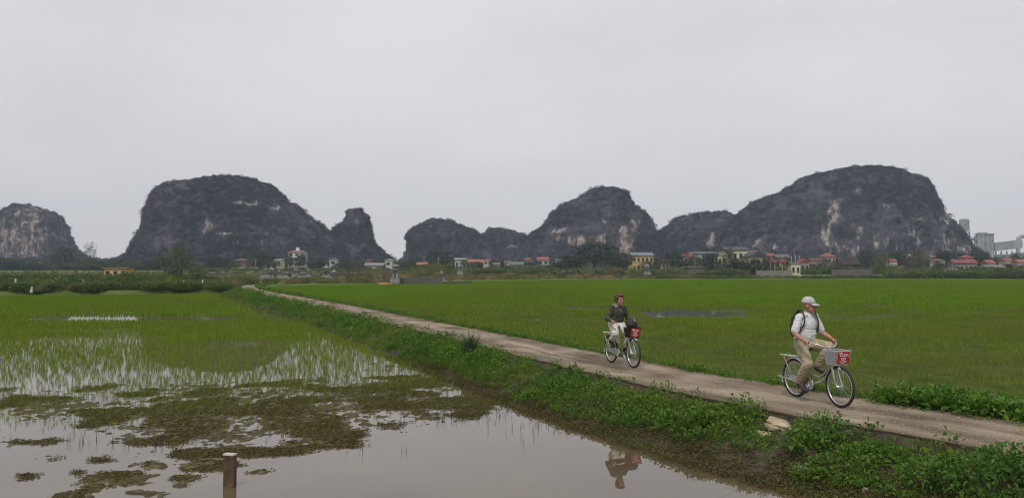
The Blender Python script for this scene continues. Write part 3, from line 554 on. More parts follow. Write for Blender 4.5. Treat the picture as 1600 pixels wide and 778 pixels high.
# right paddy
def dryf(X, Y): return np.interp(X * 0 + 1, [0, 1], [0, 1])
rr = R(-6); 
def wetness(P):
    qx, qy = proj(P); w_ = np.zeros(len(P))
    for (bx, by, rx, ry) in [(1080, 490, 95, 6), (1060, 486, 60, 3)]: w_ = np.maximum(w_, np.exp(-((qx - bx) / rx) ** 4 - ((qy - by) / ry) ** 4))
    for (bx, by, rx, ry, k) in [(900, 482, 110, 2, .5), (950, 497, 200, 3, .4), (1340, 495, 170, 4, .5), (1530, 486, 80, 3, .5), (1370, 478, 60, 1.2, .5)]: w_ = np.maximum(w_, k * np.exp(-((qx - bx) / rx) ** 2 - ((qy - by) / ry) ** 2))
    return w_
farsel = lambda X, Y: vnoise(np.stack([np.floor(X / 2) * 7.31, np.floor(Y / 2) * 3.77, 0 * X], -1), 77) * .5 + .5 < sstep(30, 66, Y)
p1 = tiles(np.arange(-20, 60, 1.), np.arange(9.5, 68.4, 1.), lambda X, Y: (lane_off(X, Y) < -.95) & (np.abs(X) < Y * .72 + 2) & ~farsel(X, Y), FIELD - .01, 1)
p1 = p1[RNG.random(len(p1)) > wetness(p1) * 1.1]; near = sstep(30, 15, p1[:, 1])
p1a = RNG.random(len(p1)) < near
rj = lambda n: rr + RNG.integers(0, 2, n) * math.pi
scatter('paddy_rice', 'short rice planted in rows in the near part of the right paddy', 'rice', p1[p1a], np.full(p1a.sum(), rr + LINE), RNG.uniform(.9, 1.1, p1a.sum()), TC, tone=np.clip(.6 + .7 * fbm(p1[p1a], 4, 3), 0, 1))
scatter('paddy_rice', 'thicker young rice in the middle of the right paddy', 'rice', p1[~p1a], rj((~p1a).sum()), RNG.uniform(.9, 1.1, (~p1a).sum()), TA, tone=np.clip(.3 + .7 * fbm(p1[~p1a], 6, 3), 0, 1))
p2 = tiles(np.arange(-40, 165, 2.) + .5, np.arange(26, 206, 2.) + .9, lambda X, Y: farsel(X, Y) & (X > field_left(Y) + .8) & (np.abs(X) < Y * .74 + 3), FIELD - .02, 2)
p2 = p2[RNG.random(len(p2)) > wetness(p2) * 1.3]
scatter('paddy_rice', 'bright green rice covering the far part of the right paddy', 'rice', p2, RNG.integers(0, 2, len(p2)) * math.pi, RNG.uniform(.85, 1.1, len(p2)), TB, tone=np.clip(fbm(p2, 22, 3, 2) * .9 + .12 + .3 * sstep(75, 43, p2[:, 1]), 0, 1))

# ================================================================== BANK WEEDS
M_weed = leafmat('weed_leaf', (.042, .098, .012), (.150, .270, .032), (.19, .215, .04), trans=.3, rough=.55, spec=.18)
M_weed2 = leafmat('weed_leaf_big', (.040, .100, .014), (.11, .225, .032), (.16, .20, .045), trans=.3, rough=.5, spec=.2)
M_grassb = leafmat('grass_blade', (.06, .11, .02), (.13, .21, .045), (.14, .13, .05), trans=.3, rough=.5)
WD = [source('weed_a%d' % i, clump_mesh('weed', M_weed, 46, .17, .24, .062, .6, .7)) for i in range(4)] + \
     [source('weed_b%d' % i, clump_mesh('weed', M_weed2, 24, .15, .22, .10, .45, .8)) for i in range(2)] + [source('weed_c0', blade_mesh('weed', M_grassb, 16, .05, .26, .014, .7, 3))]
def bank_pts(y0, y1, den, o0, o1):
    n = int((y1 - y0) * 1.15 * (o1 - o0) * den); yy = RNG.uniform(y0, y1, n); o_ = RNG.uniform(o0, o1, n); x, y = lane(yy, o_); return x, y, o_, yy
PP, SS, TT, II = [], [], [], []
for y0, y1, den, s0 in [(7, 14, 105, .95), (14, 20, 95, 1.0), (20, 32, 70, 1.15), (32, 55, 34, 1.45), (55, 96, 16, 1.9)]:
    x, y, o_, yy = bank_pts(y0, y1, den, 2.14, 3.95)
    z = np.interp(o_, PO, PZ); q = xyz(x, y)
    edge = 3.68 + .26 * fbm(q, 1.6, 3, 5) - .2 * sstep(16, 11, y) + .1 * sstep(22, 35, y)
    d = sstep(.12, -.1, o_ - edge) * np.where(o_ < 2.38 + .12 * fbm(q, 1.1, 2, 6), .35, 1)
    qx, qy = proj(np.stack([x, y, z], 1))
    d *= 1 - .97 * np.exp(-((qx - 1214) / 26) ** 4 - ((qy - 662) / 20) ** 4)
    d *= 1 - .88 * np.exp(-((qx - 1395) / 72) ** 4 - ((qy - 693 - (qx - 1395) * .2) / 17) ** 4)
    d *= np.clip(.95 + .8 * fbm(q, .7, 2, 9), .3, 1)
    k = RNG.random(len(x)) < d; x, y, z, q, o_ = x[k], y[k], z[k], q[k], o_[k]
    PP.append(np.stack([x, y, z - .03], 1)); SS.append(s0 * RNG.uniform(.6, 1.25, k.sum()) * (1 + .35 * fbm(q, .9, 2, 11)) * np.where(o_ > 3.1, .7, .9)); TT.append(np.clip(.05 + .8 * fbm(q, 1.8, 3, 12), 0, 1))
    kind = fbm(q, 1.3, 2, 15); II.append(np.where(kind > .22, RNG.integers(4, 6, k.sum()), np.where((kind < -.3) & (RNG.random(k.sum()) < .4), 6, RNG.integers(0, 4, k.sum()))))
P = np.vstack(PP)
scatter('bank_weeds', 'low leafy green weeds covering the bank between lane and water', 'weeds', P, RNG.random(len(P)) * 6.28, np.concatenate(SS), WD, np.concatenate(II), np.concatenate(TT), RNG.normal(size=(len(P), 2)) * .2)
PP, SS, TT, II = [], [], [], []
for y0, y1, den, s0 in [(7, 16, 90, .9), (16, 32, 80, .95), (32, 60, 40, 1.3), (60, 124, 16, 1.8)]:
    x, y, o_, yy = bank_pts(y0, y1, den, -1.0, .06); q = xyz(x, y); z = np.interp(o_, PO, PZ)
    wd_ = .22 + .3 * (fbm(q, 2.2, 3, 7) + .3) + .55 * sstep(13.6, 11.5, y); d = sstep(.15, -.1, -o_ - wd_) * np.clip(.9 + .7 * fbm(q, .8, 2, 3), .3, 1)
    k = RNG.random(len(x)) < d; x, y, z, q = x[k], y[k], z[k], q[k]; tall = 1 + 1.3 * sstep(14.0, 12.0, y)
    PP.append(np.stack([x, y, z - .02], 1)); SS.append(s0 * RNG.uniform(.45, 1.05, k.sum()) * tall); TT.append(np.clip(.6 * fbm(q, 1.8, 3, 12), 0, 1)); II.append(RNG.integers(0, 5, k.sum()))
P = np.vstack(PP)
scatter('verge_weeds', 'strip of low weeds along the right edge of the lane', 'weeds', P, RNG.random(len(P)) * 6.28, np.concatenate(SS), WD, np.concatenate(II), np.concatenate(TT), RNG.normal(size=(len(P), 2)) * .2)
# pale flower heads over the near right verge
M_fl = mat('pale_petal', (.36, .38, .24), rough=.8); M_stem = mat('weed_stem', (.06, .09, .03), rough=.8)
def flower_mesh():
    b = MB(); 
    for k in range(5):
        a = RNG.random() * 6.28; p = Vector((math.cos(a) * .1, math.sin(a) * .1, RNG.uniform(.3, .5))); b.tube([(0, 0, 0), p * .6 + Vector((0, 0, .03)), p], .0025, 3, mi=0); b.ell(p, (.008, .008, .006), nu=6, nv=4, mi=1)
    return b.mesh('flower_stalk', [M_stem, M_fl])
FLW = [source('flower_%d' % i, flower_mesh()) for i in range(3)]
n = 110; px = RNG.uniform(1345, 1610, n); yy = RNG.uniform(11, 14.2, n); P = []
for a, b in zip(px, yy):
    p = at(a, 600, b); o_ = lane_off(np.array([p[0]]), np.array([b]))[0]
    if -2.2 < o_ < -.15: P.append((p[0], b, np.interp(o_, PO, PZ)))
scatter('verge_flowers', 'tiny pale flower heads above the tall weeds on the near right verge', 'flowers', P, RNG.random(len(P)) * 6.28, RNG.uniform(.8, 1.3, len(P)), FLW)

# dead stalks and reed blades standing in the open water
M_stalk = mat('dry_stalk', (.05, .045, .03), rough=.9)
SK = [source('stalk_%d' % i, blade_mesh('stalk', M_stalk, 3, .03, .24, .007, .5)) for i in range(3)]
P = []
for bx, by, rx, ry, n in [(720, 655, 130, 14, 46), (860, 668, 60, 12, 20), (250, 690, 220, 10, 40), (815, 690, 8, 6, 2), (625, 705, 10, 8, 2), (1010, 690, 14, 8, 3), (540, 700, 40, 8, 6)]:
    for k in range(n): P.append(gnd(RNG.normal(bx, rx * .5), RNG.normal(by, ry * .5), WATER - .01))
scatter('water_stalks', 'thin dark stalks sticking out of the open water', 'stalks', P, RNG.random(len(P)) * 6.28, RNG.uniform(.6, 1.25, len(P)), SK)

n = 2600; yy = 8.5 + 14 * RNG.random(n) ** 1.5; x, y = lane(yy, RNG.uniform(-.05, 2.05, n)); PEB = [source('pebble_%d' % i, MB().ell((0, 0, .2), (1, .75, .5), None, 6, 4).mesh('pebble', mat('pebble', (.22, .19, .15), (.42, .38, .33), sc=1.5))) for i in range(2)]
scatter('lane_gravel', 'loose pale grit strewn over the near end of the lane', 'gravel', np.stack([x, y, np.full(n, .012)], 1), RNG.random(n) * 6.28, RNG.uniform(.004, .015, n), PEB)
# grass tussocks: things
def tussock(label, px, py, z, n, rad, h, wd, dark=False):
    p = gnd(px, py, z); m = M_tus if dark else M_grassb
    o = thing('grass_tussock', label, 'grass tussock', p)
    link('blades', blade_mesh('blades', m, n, rad, h, wd, .95, 5), o); return o
M_tus = leafmat('tussock_blade', (.045, .085, .035), (.11, .17, .075), trans=.3, rough=.5)
tussock('big arching grass tussock on the lane edge halfway to the bend', 733, 552, -.12, 170, .22, .85, .022, True)
tussock('bright green bladed tussock on the bank edge left of the cream rubble', 1172, 655, -.16, 60, .16, .42, .03)
tussock('small yellow-green grass tuft on the bank below the woman', 968, 592, -.13, 26, .08, .3, .02)
tussock('drooping pale grass tuft on the slope left of the cream rubble', 1070, 668, -.32, 22, .1, .3, .03)
# rosette plants
def rosette(label, px, py, z, n, r, lf, m):
    p = gnd(px, py, z); o = thing('leafy_weed', label, 'weed', p)
    a = np.linspace(0, 6.28 * 3, n); D = np.stack([np.cos(a), np.sin(a), .35 + .7 * np.linspace(0, 1, n)], 1); P_ = np.stack([np.cos(a) * .03, np.sin(a) * .03, np.linspace(.02, .25, n) * r], 1)
    V, Q = leaves(P_, D, lf * RNG.uniform(.7, 1.2, n), .36, .3); link('foliage', npmesh('foliage', V, Q, m), o)
    MB().tube([(0, 0, -.05), (0, 0, .25 * r)], .008, 5).build('stem', M_stem, o); return o
rosette('leafy rosette weed on the slope left of the white stone', 1235, 712, -.34, 18, 1.2, .2, M_weed2)
rosette('leafy rosette weed on the slope above the white stone', 1280, 692, -.28, 20, 1.2, .22, M_weed2)
rosette('light green pointed weed on the verge right of the front bicycle wheel', 1368, 619, -.1, 12, 1, .16, M_grassb)
# spreading leafy shrub at the near corner
def leafy_shrub(label, px, py, z, n, rad, h, lf):
    p = gnd(px, py, z); o = thing('leafy_shrub', label, 'shrub', p)
    P_ = RNG.normal(size=(n, 3)); P_ /= np.linalg.norm(P_, axis=1, keepdims=True); P_ *= (RNG.random(n) ** .35)[:, None]; D = P_ + RNG.normal(size=(n, 3)) * .5 + (0, 0, .3); P_ = P_ * (rad, rad, h * .5) + (0, 0, h * .5)
    V, Q = leaves(P_, D, lf * RNG.uniform(.6, 1.3, n), .55); link('foliage', npmesh('foliage', V, Q, M_weed2), o)
    b = MB()
    for k in range(7): a = RNG.random() * 6.28; b.tube([(0, 0, -.1), (math.cos(a) * rad * .3, math.sin(a) * rad * .3, h * .4), (math.cos(a) * rad * .7, math.sin(a) * rad * .7, h * .75)], [.012, .008, .004], 5)
    b.build('stem', M_stem, o); return o
leafy_shrub('dense broad-leaved shrub at the bottom right corner of the bank', 1545, 775, -.3, 620, .55, .5, .085)
leafy_shrub('broad-leaved shrub touching the lane edge at the right picture edge', 1602, 752, -.2, 420, .42, .42, .08)
leafy_shrub('mounded leafy bush on the bank under the front bicycle', 1285, 690, -.2, 420, .42, .42, .06)
leafy_shrub('leafy clump hanging over the broken lane edge left of the corner shrub', 1455, 765, -.34, 300, .36, .36, .07)
leafy_shrub('dark leafy verge bush right of the front bicycle', 1470, 640, -.16, 420, .45, .42, .055)
leafy_shrub('leafy verge bush at the far right picture edge', 1585, 655, -.16, 300, .36, .38, .06)

# stones
def rock_mesh(name, m, d, seed, n=3):
    bm = bmesh.new(); bmesh.ops.create_icosphere(bm, subdivisions=n, radius=.5)
    V = np.array([v.co[:] for v in bm.verts]); V = np.sign(V) * np.abs(V * 2) ** .55 / 2; V = V * (1 + .45 * fbm(V + seed * 7, .4, 3, seed))[:, None] * d
    for v, c in zip(bm.verts, V): v.co = c
    me = bpy.data.meshes.new(name); bm.to_mesh(me); bm.free(); me.materials.append(m); return me
M_stone = mat('pale_stone', (.2, .185, .155), (.36, .33, .28), sc=7, bump=1, bsc=25); M_slab = mat('tan_stone', (.2, .165, .115), (.4, .34, .25), sc=5, bump=1, bsc=25); M_cream = mat('cream_rubble', (.26, .21, .14), (.48, .40, .27), sc=4, bump=1, bsc=22)
def stone(name, label, px, py, z, d, m, rot, seed):
    p = gnd(px, py, z); o = link(name, rock_mesh(name, m, d, seed)); o.location = p; o.rotation_euler = rot; return tag(o, label, 'stone')
stone('stone', 'pale angular stone half sunk in the weeds of the near bank', 1256, 736, -.47, (.17, .13, .15), M_stone, (.2, .1, .5), 1)
stone('flat_stone', 'flat tan stone at the waterside end of the near bank', 1312, 757, -.54, (.32, .15, .06), M_slab, (.1, .25, -.5), 2)
stone('concrete_rubble', 'big cream rubble lump under the broken lane edge', 1218, 662, -.12, (.36, .22, .11), M_cream, (.35, .2, -.3), 3)
stone('concrete_rubble', 'lower cream rubble lump sliding towards the water', 1196, 680, -.26, (.24, .15, .09), M_cream, (.3, .1, .4), 4)
stone('concrete_rubble', 'small cream rubble chip beside the lane edge', 1236, 652, -.08, (.2, .16, .1), M_cream, (.1, .1, .9), 5)
stone('stone', 'small pale chip low on the muddy bank', 1175, 738, -.55, (.1, .08, .06), M_stone, (0, 0, 0), 6)
stone('stone', 'tiny white chip near the flat stone', 1352, 765, -.45, (.07, .06, .05), M_stone, (0, .3, 0), 7)
for k_, (px_, py_, z_, sz_, rt_) in enumerate([(1206, 668, -.17, .13, .2), (1224, 671, -.2, .11, .8), (1211, 655, -.08, .1, 1.4), (1190, 689, -.32, .12, .5)]):
    stone('concrete_rubble', ['cream rubble slab tucked between the two large lumps', 'cream rubble piece at the waterside foot of the big lump', 'cream rubble piece pressed against the lane edge', 'lowest cream rubble piece in the weeds'][k_], px_, py_, z_, (sz_ * 1.5, sz_, sz_ * .6), M_cream, (.2, .3, rt_), 11 + k_)
M_conc = mat('old_concrete', (.16, .14, .12), (.3, .27, .23), sc=6, bump=1, bsc=30)
# leaning stick
a, b = gnd(534, 521, -.5), gnd(551, 512, -.25); bq = MB(); bq.tube([a - (a + b) / 2, b - (a + b) / 2 + (0, 0, .02)], [.03, .022], 6); s_ = bq.build('stick', mat('bleached_wood', (.35, .3, .24), (.5, .45, .38), sc=8)); s_.location = (a + b) / 2; tag(s_, 'bleached stick lying on the bank beside the water', 'stick')

# stake in the water
M_stake = mat('stained_stake', (.05, .034, .022), (.14, .10, .07), sc=6, rough=.85, bump=1, bsc=45, c3=(.10, .058, .036), stretch=(1, 1, .6)); M_top = mat('pale_top', (.4, .3, .24), (.56, .47, .4), sc=8)  # second tone is paler, for the thin plate on top of the stake
p = gnd(359, 760, WATER); t = thing('wooden_stake', 'square reddish-brown stake standing in the near water', 'stake', p, R(-14))
def post(w_, d_, h0, h1, seed, bev=.006):
    bm = bmesh.new(); bmesh.ops.create_cube(bm, size=1)
    for v in bm.verts: v.co = (v.co.x * w_, v.co.y * d_, h0 + (v.co.z + .5) * (h1 - h0))
    bmesh.ops.subdivide_edges(bm, edges=[e for e in bm.edges if abs(e.verts[0].co.z - e.verts[1].co.z) > .1], cuts=9)
    bmesh.ops.bevel(bm, geom=[e for e in bm.edges if abs(e.verts[0].co.z - e.verts[1].co.z) > .01 and e.calc_length() > .02], offset=bev, segments=2, affect='EDGES')
    for v in bm.verts:
        q = vnoise(np.array([v.co[:]]) * (9, 9, 14) + seed)[0]; v.co.x *= 1 + .03 * q; v.co.y *= 1 + .05 * q
    return bm
bm = post(.160, .07, -.5, .405, 3); me = bpy.data.meshes.new('shaft'); bm.to_mesh(me); bm.free(); me.materials.append(M_stake); link('shaft', me, t)
bm = post(.168, .078, .406, .426, 5, .003); me = bpy.data.meshes.new('cap'); bm.to_mesh(me); bm.free(); me.materials.append(M_top); link('cap', me, t)

# thin sticks in the right paddy
M_pole = mat('dark_pole', (.03, .026, .02), rough=.9)
for px, y0, y1, lb in [(828, 458, 445, 'thin dark stick in the right paddy left of the woman'), (903, 454, 446, 'short dark stick in the right paddy just left of the woman'), (1094, 447, 439, 'thin stick in the paddy between the two riders, below the yellow hall'), (1352, 450, 442, 'thin dark stick in the paddy right of the man in the cap'), (697, 451, 447, 'stubby dark stump in the paddy below the orange-roofed cottage'), (1122, 496, 472, 'slender dark stick in the puddle between the two riders')]:
    p = gnd(px, y0, FIELD); h = (y0 - y1) / FPX * p[1]; b = MB(); b.tube([(0, 0, -.1), (.02, 0, h * .5), (.0, .02, h)], [.022 if px != 1122 else .012] * 3, 5); o = b.build('field_stick', M_pole); o.location = p; tag(o, lb, 'stick')
# ================================================================== SCRUB AND HEDGES
M_bush = leafmat('bush_leaf', (.060, .100, .022), (.150, .205, .050), (.19, .17, .065), trans=.2, rough=.6)
M_bushd = leafmat('bush_leaf_dark', (.034, .060, .026), (.090, .128, .050), (.13, .13, .055), trans=.15, rough=.6)
M_tall = leafmat('tall_grass', (.12, .15, .035), (.22, .22, .075), (.30, .20, .10), trans=.25, rough=.7)
BU = [source('bush_a%d' % i, clump_mesh('bush', M_bush, 190, .85, 1.25, .24, .55, .5)) for i in range(3)] + [source('bush_b%d' % i, clump_mesh('bush', M_bushd, 190, .85, 1.2, .24, .55, .4)) for i in range(2)] + \
     [source('bush_c%d' % i, blade_mesh('bush', M_tall, 110, .7, 1.1, .035, .6, 3)) for i in range(2)]
def band(n, px0, px1, y0, y1, zf):
    Y = y0 + (y1 - y0) * RNG.random(n) ; X = (RNG.uniform(px0, px1, n) - 800) / FPX * Y; return np.stack([X, Y, zf(X, Y)], 1)
gz = lambda X, Y: G(X, Y) - .1
P1 = band(1900, -40, 400, 80, 128, gz); P1 = P1[(P1[:, 1] > pond_far(P1[:, 0]) + .8) & (lane_off(P1[:, 0], P1[:, 1]) > 3.0)]
P1 = P1[RNG.random(len(P1)) < np.clip(.75 + fbm(P1, 9, 2, 5), .2, 1)]
_e = RNG.uniform(-75, -33, 620); _y = pond_far(_e) + RNG.uniform(.2, 3.5, 620); _k = lane_off(_e, _y) > 3.0
P1 = np.vstack([P1, np.stack([_e, _y, gz(_e, _y)], 1)[_k]])
h1 = np.interp(P1[:, 1], [80, 90, 104, 128], [.6, .95, 1.35, 1.0]) * np.interp(P1[:, 0], [-90, -50, -38, -33], [1.0, 1, .75, .5])
P2 = band(420, 395, 640, 112, 150, gz); P2 = P2[(lane_off(P2[:, 0], P2[:, 1]) < -1.2) & (P2[:, 1] > np.interp(P2[:, 0], [-40, -33, -22, -10], [112, 125, 135, 170]) + 1)]
P3 = band(640, 560, 1010, 165, 232, gz); P3 = P3[P3[:, 1] > np.interp(P3[:, 0], [-40, -22, -10, 8, 34], [130, 136, 172, 191, 208]) + 1]
P4 = band(700, 990, 1400, 207, 216, gz); P5 = band(460, 1000, 1170, 216, 240, gz)
P6 = band(900, 1385, 1640, 207, 222, gz)
P7 = band(260, 395, 470, 126, 150, gz); P7 = P7[np.abs(lane_off(P7[:, 0], P7[:, 1]) - 1) > 2.2]
P8 = band(1300, -40, 640, 140, 215, gz); P8 = P8[P8[:, 1] > np.interp(P8[:, 0], [-60, -40, -33, -22, -10], [140, 172, 160, 150, 180])]
P9 = band(3600, 640, 1640, 232, 262, gz); _q = proj(P9)[0]; P9 = P9[(RNG.random(len(P9)) < np.clip(.75 + 1.2 * fbm(P9, 9, 2, 51), .4, 1)) & ~((_q > 1180) & (_q < 1264) & (P9[:, 1] < 250)) & ~((_q > 1165) & (_q < 1392) & (P9[:, 1] < 258))]
P10 = band(1100, 300, 640, 262, 300, gz); P10 = P10[RNG.random(len(P10)) < np.clip(.55 + 1.3 * fbm(P10, 9, 2, 52), .1, 1)]; P11 = band(900, 1050, 1405, 258, 276, gz); P9 = np.vstack([P9, P11])
PP = np.vstack([P1, P2, P3, P4, P5, P6, P7, P8, P9, P10]); rg = np.concatenate([np.full(len(p), i) for i, p in enumerate((P1, P2, P3, P4, P5, P6, P7, P8, P9, P10))])
sc_ = np.select([rg == 0, rg == 1, rg == 2, rg == 3, rg == 4, rg == 5, rg == 6, rg == 8, rg == 9], [np.concatenate([h1, np.zeros(len(PP) - len(h1))]), .85, 1.15, .72, .6, 1.6, .6, 1.6, .85], 1.0) * np.where(np.isin(rg, (5, 8)), RNG.uniform(.35, 1.25, len(PP)) * (1 + .5 * fbm(PP, 6, 2, 61)), RNG.uniform(.55, 1.2, len(PP)))
nn = fbm(PP, 7, 2, 31)
ii = np.where(RNG.random(len(PP)) < .24, RNG.integers(3, 5, len(PP)), np.where((nn > .12) | np.isin(rg, (1, 2, 7)) & (RNG.random(len(PP)) < .55), RNG.integers(5, 7, len(PP)), RNG.integers(0, 3, len(PP))))
ii = np.where(np.isin(rg, (5, 8, 9)) & (ii > 4), 3 + (ii % 2), ii)
tone = np.clip(.25 + fbm(PP, 12, 3, 33) * 1.4 + np.where(np.isin(rg, (1, 2, 7)), .45, 0) - np.where(rg == 5, .25, 0) - np.where((rg == 0) & (PP[:, 1] < 94), .25, 0), 0, 1)
scatter('scrub', 'rough scrub, tall grass and hedge bands between the paddies and the village', 'scrub', PP, RNG.random(len(PP)) * 6.28, sc_, BU, ii, tone)
# thin grass all over the rough ground
n = 9000; Y = 80 + 180 * RNG.random(n) ** 1.3; X = RNG.uniform(-.75, .75, n) * Y; k = (Y > pond_far(X) + .5) & ((lane_off(X, np.clip(Y, 0, 165)) > 2.6) | (X > -33)) & ((X < field_left(np.minimum(Y, 206)) - .5) | (Y > 208) ) & ~((X < -30) & (Y < 126) & (lane_off(X, np.clip(Y, 0, 165)) < 2.6))
k &= ~((np.abs(lane_off(X, np.clip(Y, 0, 165)) - 1) < 1.6) & (Y < 160))
X, Y = X[k], Y[k]; P = np.stack([X, Y, gz(X, Y)], 1)
scatter('rough_grass', 'rough low grass over the waste ground before the village', 'grass', P, RNG.random(len(P)) * 6.28, RNG.uniform(.25, .6, len(P)), BU, RNG.integers(0, 7, len(P)), np.clip(.3 + fbm(P, 16, 3, 41) * 1.5, 0, 1))

# ================================================================== TREES
M_bark = mat('bark', (.05, .042, .034), (.11, .095, .08), sc=4, rough=.9)
M_lA = leafmat('tree_leaf_dark', (.024, .044, .028), (.070, .102, .056), trans=.12, spec=.15); M_lB = leafmat('tree_leaf_mid', (.040, .068, .032), (.105, .140, .068), trans=.15, spec=.15)
M_lC = leafmat('tree_leaf_olive', (.075, .095, .030), (.17, .18, .07), trans=.2, spec=.15); M_lD = leafmat('tree_leaf_warm', (.045, .062, .022), (.125, .145, .052), trans=.2)
M_ban = leafmat('banana_leaf', (.045, .075, .025), (.12, .16, .06), trans=.3, rough=.45); M_bare = mat('grey_twig', (.06, .05, .045), (.13, .11, .1), sc=3, rough=.9)
def tree_kind(H, W, th, nb, nl, leaf, m, stems=1, sp=.85, gap=.0, bare=False):
    """meshes for a trunk with limbs and a crown of leaf clumps"""
    b = MB(); ends = []
    for k in range(nb):
        a = 6.283 * (k * .618 % 1) + RNG.normal() * .2; t = (k + .5) / nb; zz = th + (H - th) * (.12 + .80 * t); rad = W * .5 * sp * math.sqrt(max(.05, 1 - (2 * t - .82) ** 2 * .75)) * RNG.uniform(.55, 1)
        ends.append(np.array((math.cos(a) * rad, math.sin(a) * rad, zz)))
    for s in range(stems):
        x0 = (s - (stems - 1) / 2) * .35; r0 = H * .022 / stems ** .5
        b.tube([(x0 * .1, 0, -.4), (x0 * 1.3, .05, th * .6), (x0 * 2, -.05, th * 1.1), (x0 * 2.2, 0, H * .75)], [r0 * 1.25, r0, r0 * .75, r0 * .25], 7)
    for i, e in enumerate(ends):
        x0 = ((i % stems) - (stems - 1) / 2) * .35; z0 = min(th * RNG.uniform(.75, 1.5), e[2] * .85); q = np.array((x0 * 2, 0, z0)); m_ = q * .45 + e * .55 + (0, 0, -.04 * H)
        b.tube([q, m_, e], [H * .010, H * .006, H * .003], 5)
        if bare:
            for j in range(7):
                f = q + (e - q) * RNG.uniform(.35, 1); d = (e - q) / np.linalg.norm(e - q) + RNG.normal(size=3) * .6 + (0, 0, .35); g1 = f + d * H * RNG.uniform(.07, .17); b.tube([f, (f + g1) / 2 + RNG.normal(size=3) * .02 * H, g1], [H * .004, H * .003, H * .0018], 4)
                for l in range(2): g2 = g1 + (d + RNG.normal(size=3) * .7) * H * .07; b.tube([g1, g2], [H * .0022, H * .0015], 3)
    tm = b.mesh('trunk', M_bare if bare else M_bark)
    V, Q, c = [], [], 0
    per = max(1, nl // nb)
    for e in ends:
        r = W * .19 * RNG.uniform(.7, 1.25); P = RNG.normal(size=(per, 3)); P /= np.linalg.norm(P, axis=1, keepdims=True); D = P + RNG.normal(size=P.shape) * .5; P = P * (RNG.random(per) ** .45)[:, None] * (r, r, r * .75) + e
        v, q = leaves(P, D, leaf * RNG.uniform(.6, 1.35, per), .7); V.append(v); Q.append(q + c); c += len(v)
    cm = npmesh('crown', np.vstack(V), np.vstack(Q), m)
    return tm, cm, H, W
def banana_kind():
    b = MB(); V, Q, c = [], [], 0
    for s in range(1):
        x0, y0 = 0, 0; h = RNG.uniform(1.6, 2.3); b.tube([(x0, y0, -.2), (x0, y0, h)], [.14, .08], 7)
        for k in range(13):
            a = RNG.random() * 6.28; d = np.array((math.cos(a), math.sin(a), 0)); L_ = RNG.uniform(1.3, 1.9); lift = RNG.uniform(.25, 1.0); w_ = .24; sd = np.array((-d[1], d[0], 0)); n = 5; P = []
            for j in range(n + 1):
                t = j / n; p = np.array((x0, y0, h - .1)) + d * L_ * t * .8 + np.array((0, 0, L_ * (lift * t - 1.0 * t * t * .9))); ww = w_ * math.sin(math.pi * min(.97, .12 + t * .85)); P += [p - sd * ww + (0, 0, -.08 * w_), p + (0, 0, .04), p + sd * ww + (0, 0, -.08 * w_)]
            V.append(P); Q.append(gridq(n + 1, 3) + c); c += len(P)
    return b.mesh('trunk', M_stem), npmesh('crown', np.vstack(V), np.vstack(Q), M_ban), 3.3, 3.2
KIND = {
 'dark': [tree_kind(10, 10, 2.4, 16, 1500, .55, M_lA) for i in range(3)], 'mid': [tree_kind(9, 8, 2.4, 13, 1100, .5, M_lB) for i in range(2)],
 'tall': [tree_kind(12, 6.5, 3.5, 14, 1000, .5, M_lA) for i in range(2)], 'airy': [tree_kind(12, 8.5, 3, 11, 620, .5, M_lA, sp=.95)],
 'olive': [tree_kind(8, 7.5, 2, 13, 1000, .42, M_lC)], 'sparse': [tree_kind(5.6, 5.6, 1.7, 18, 1900, .21, M_lD, 3, 1.0)],
 'bare': [tree_kind(5, 6, 1.3, 14, 150, .12, M_lC, 2, 1.0, bare=True), tree_kind(5, 6, 1.6, 12, 60, .12, M_lC, 1, 1.0, bare=True)], 'banana': [banana_kind() for i in range(3)]}
def tree(kind, label, px, ytop, Y, pw, group=None, v=None, name=None, cat='tree'):
    tm, cm, H, W = KIND[kind][v if v is not None else int(RNG.integers(len(KIND[kind])))]
    x = (px - 800) / FPX * Y; zb = float(G(np.array(x), np.array(Y))); h = at(px, ytop, Y)[2] - zb; w_ = pw / FPX * Y
    o = thing(name or {'bare': 'bare_tree', 'banana': 'banana_plant'}.get(kind, 'broadleaf_tree'), label, cat, (x, Y, zb), RNG.random() * 6.28, group); o.scale = (w_ / W, w_ / W, h / H)
    link('trunk', tm, o); link('crown', cm, o); return o
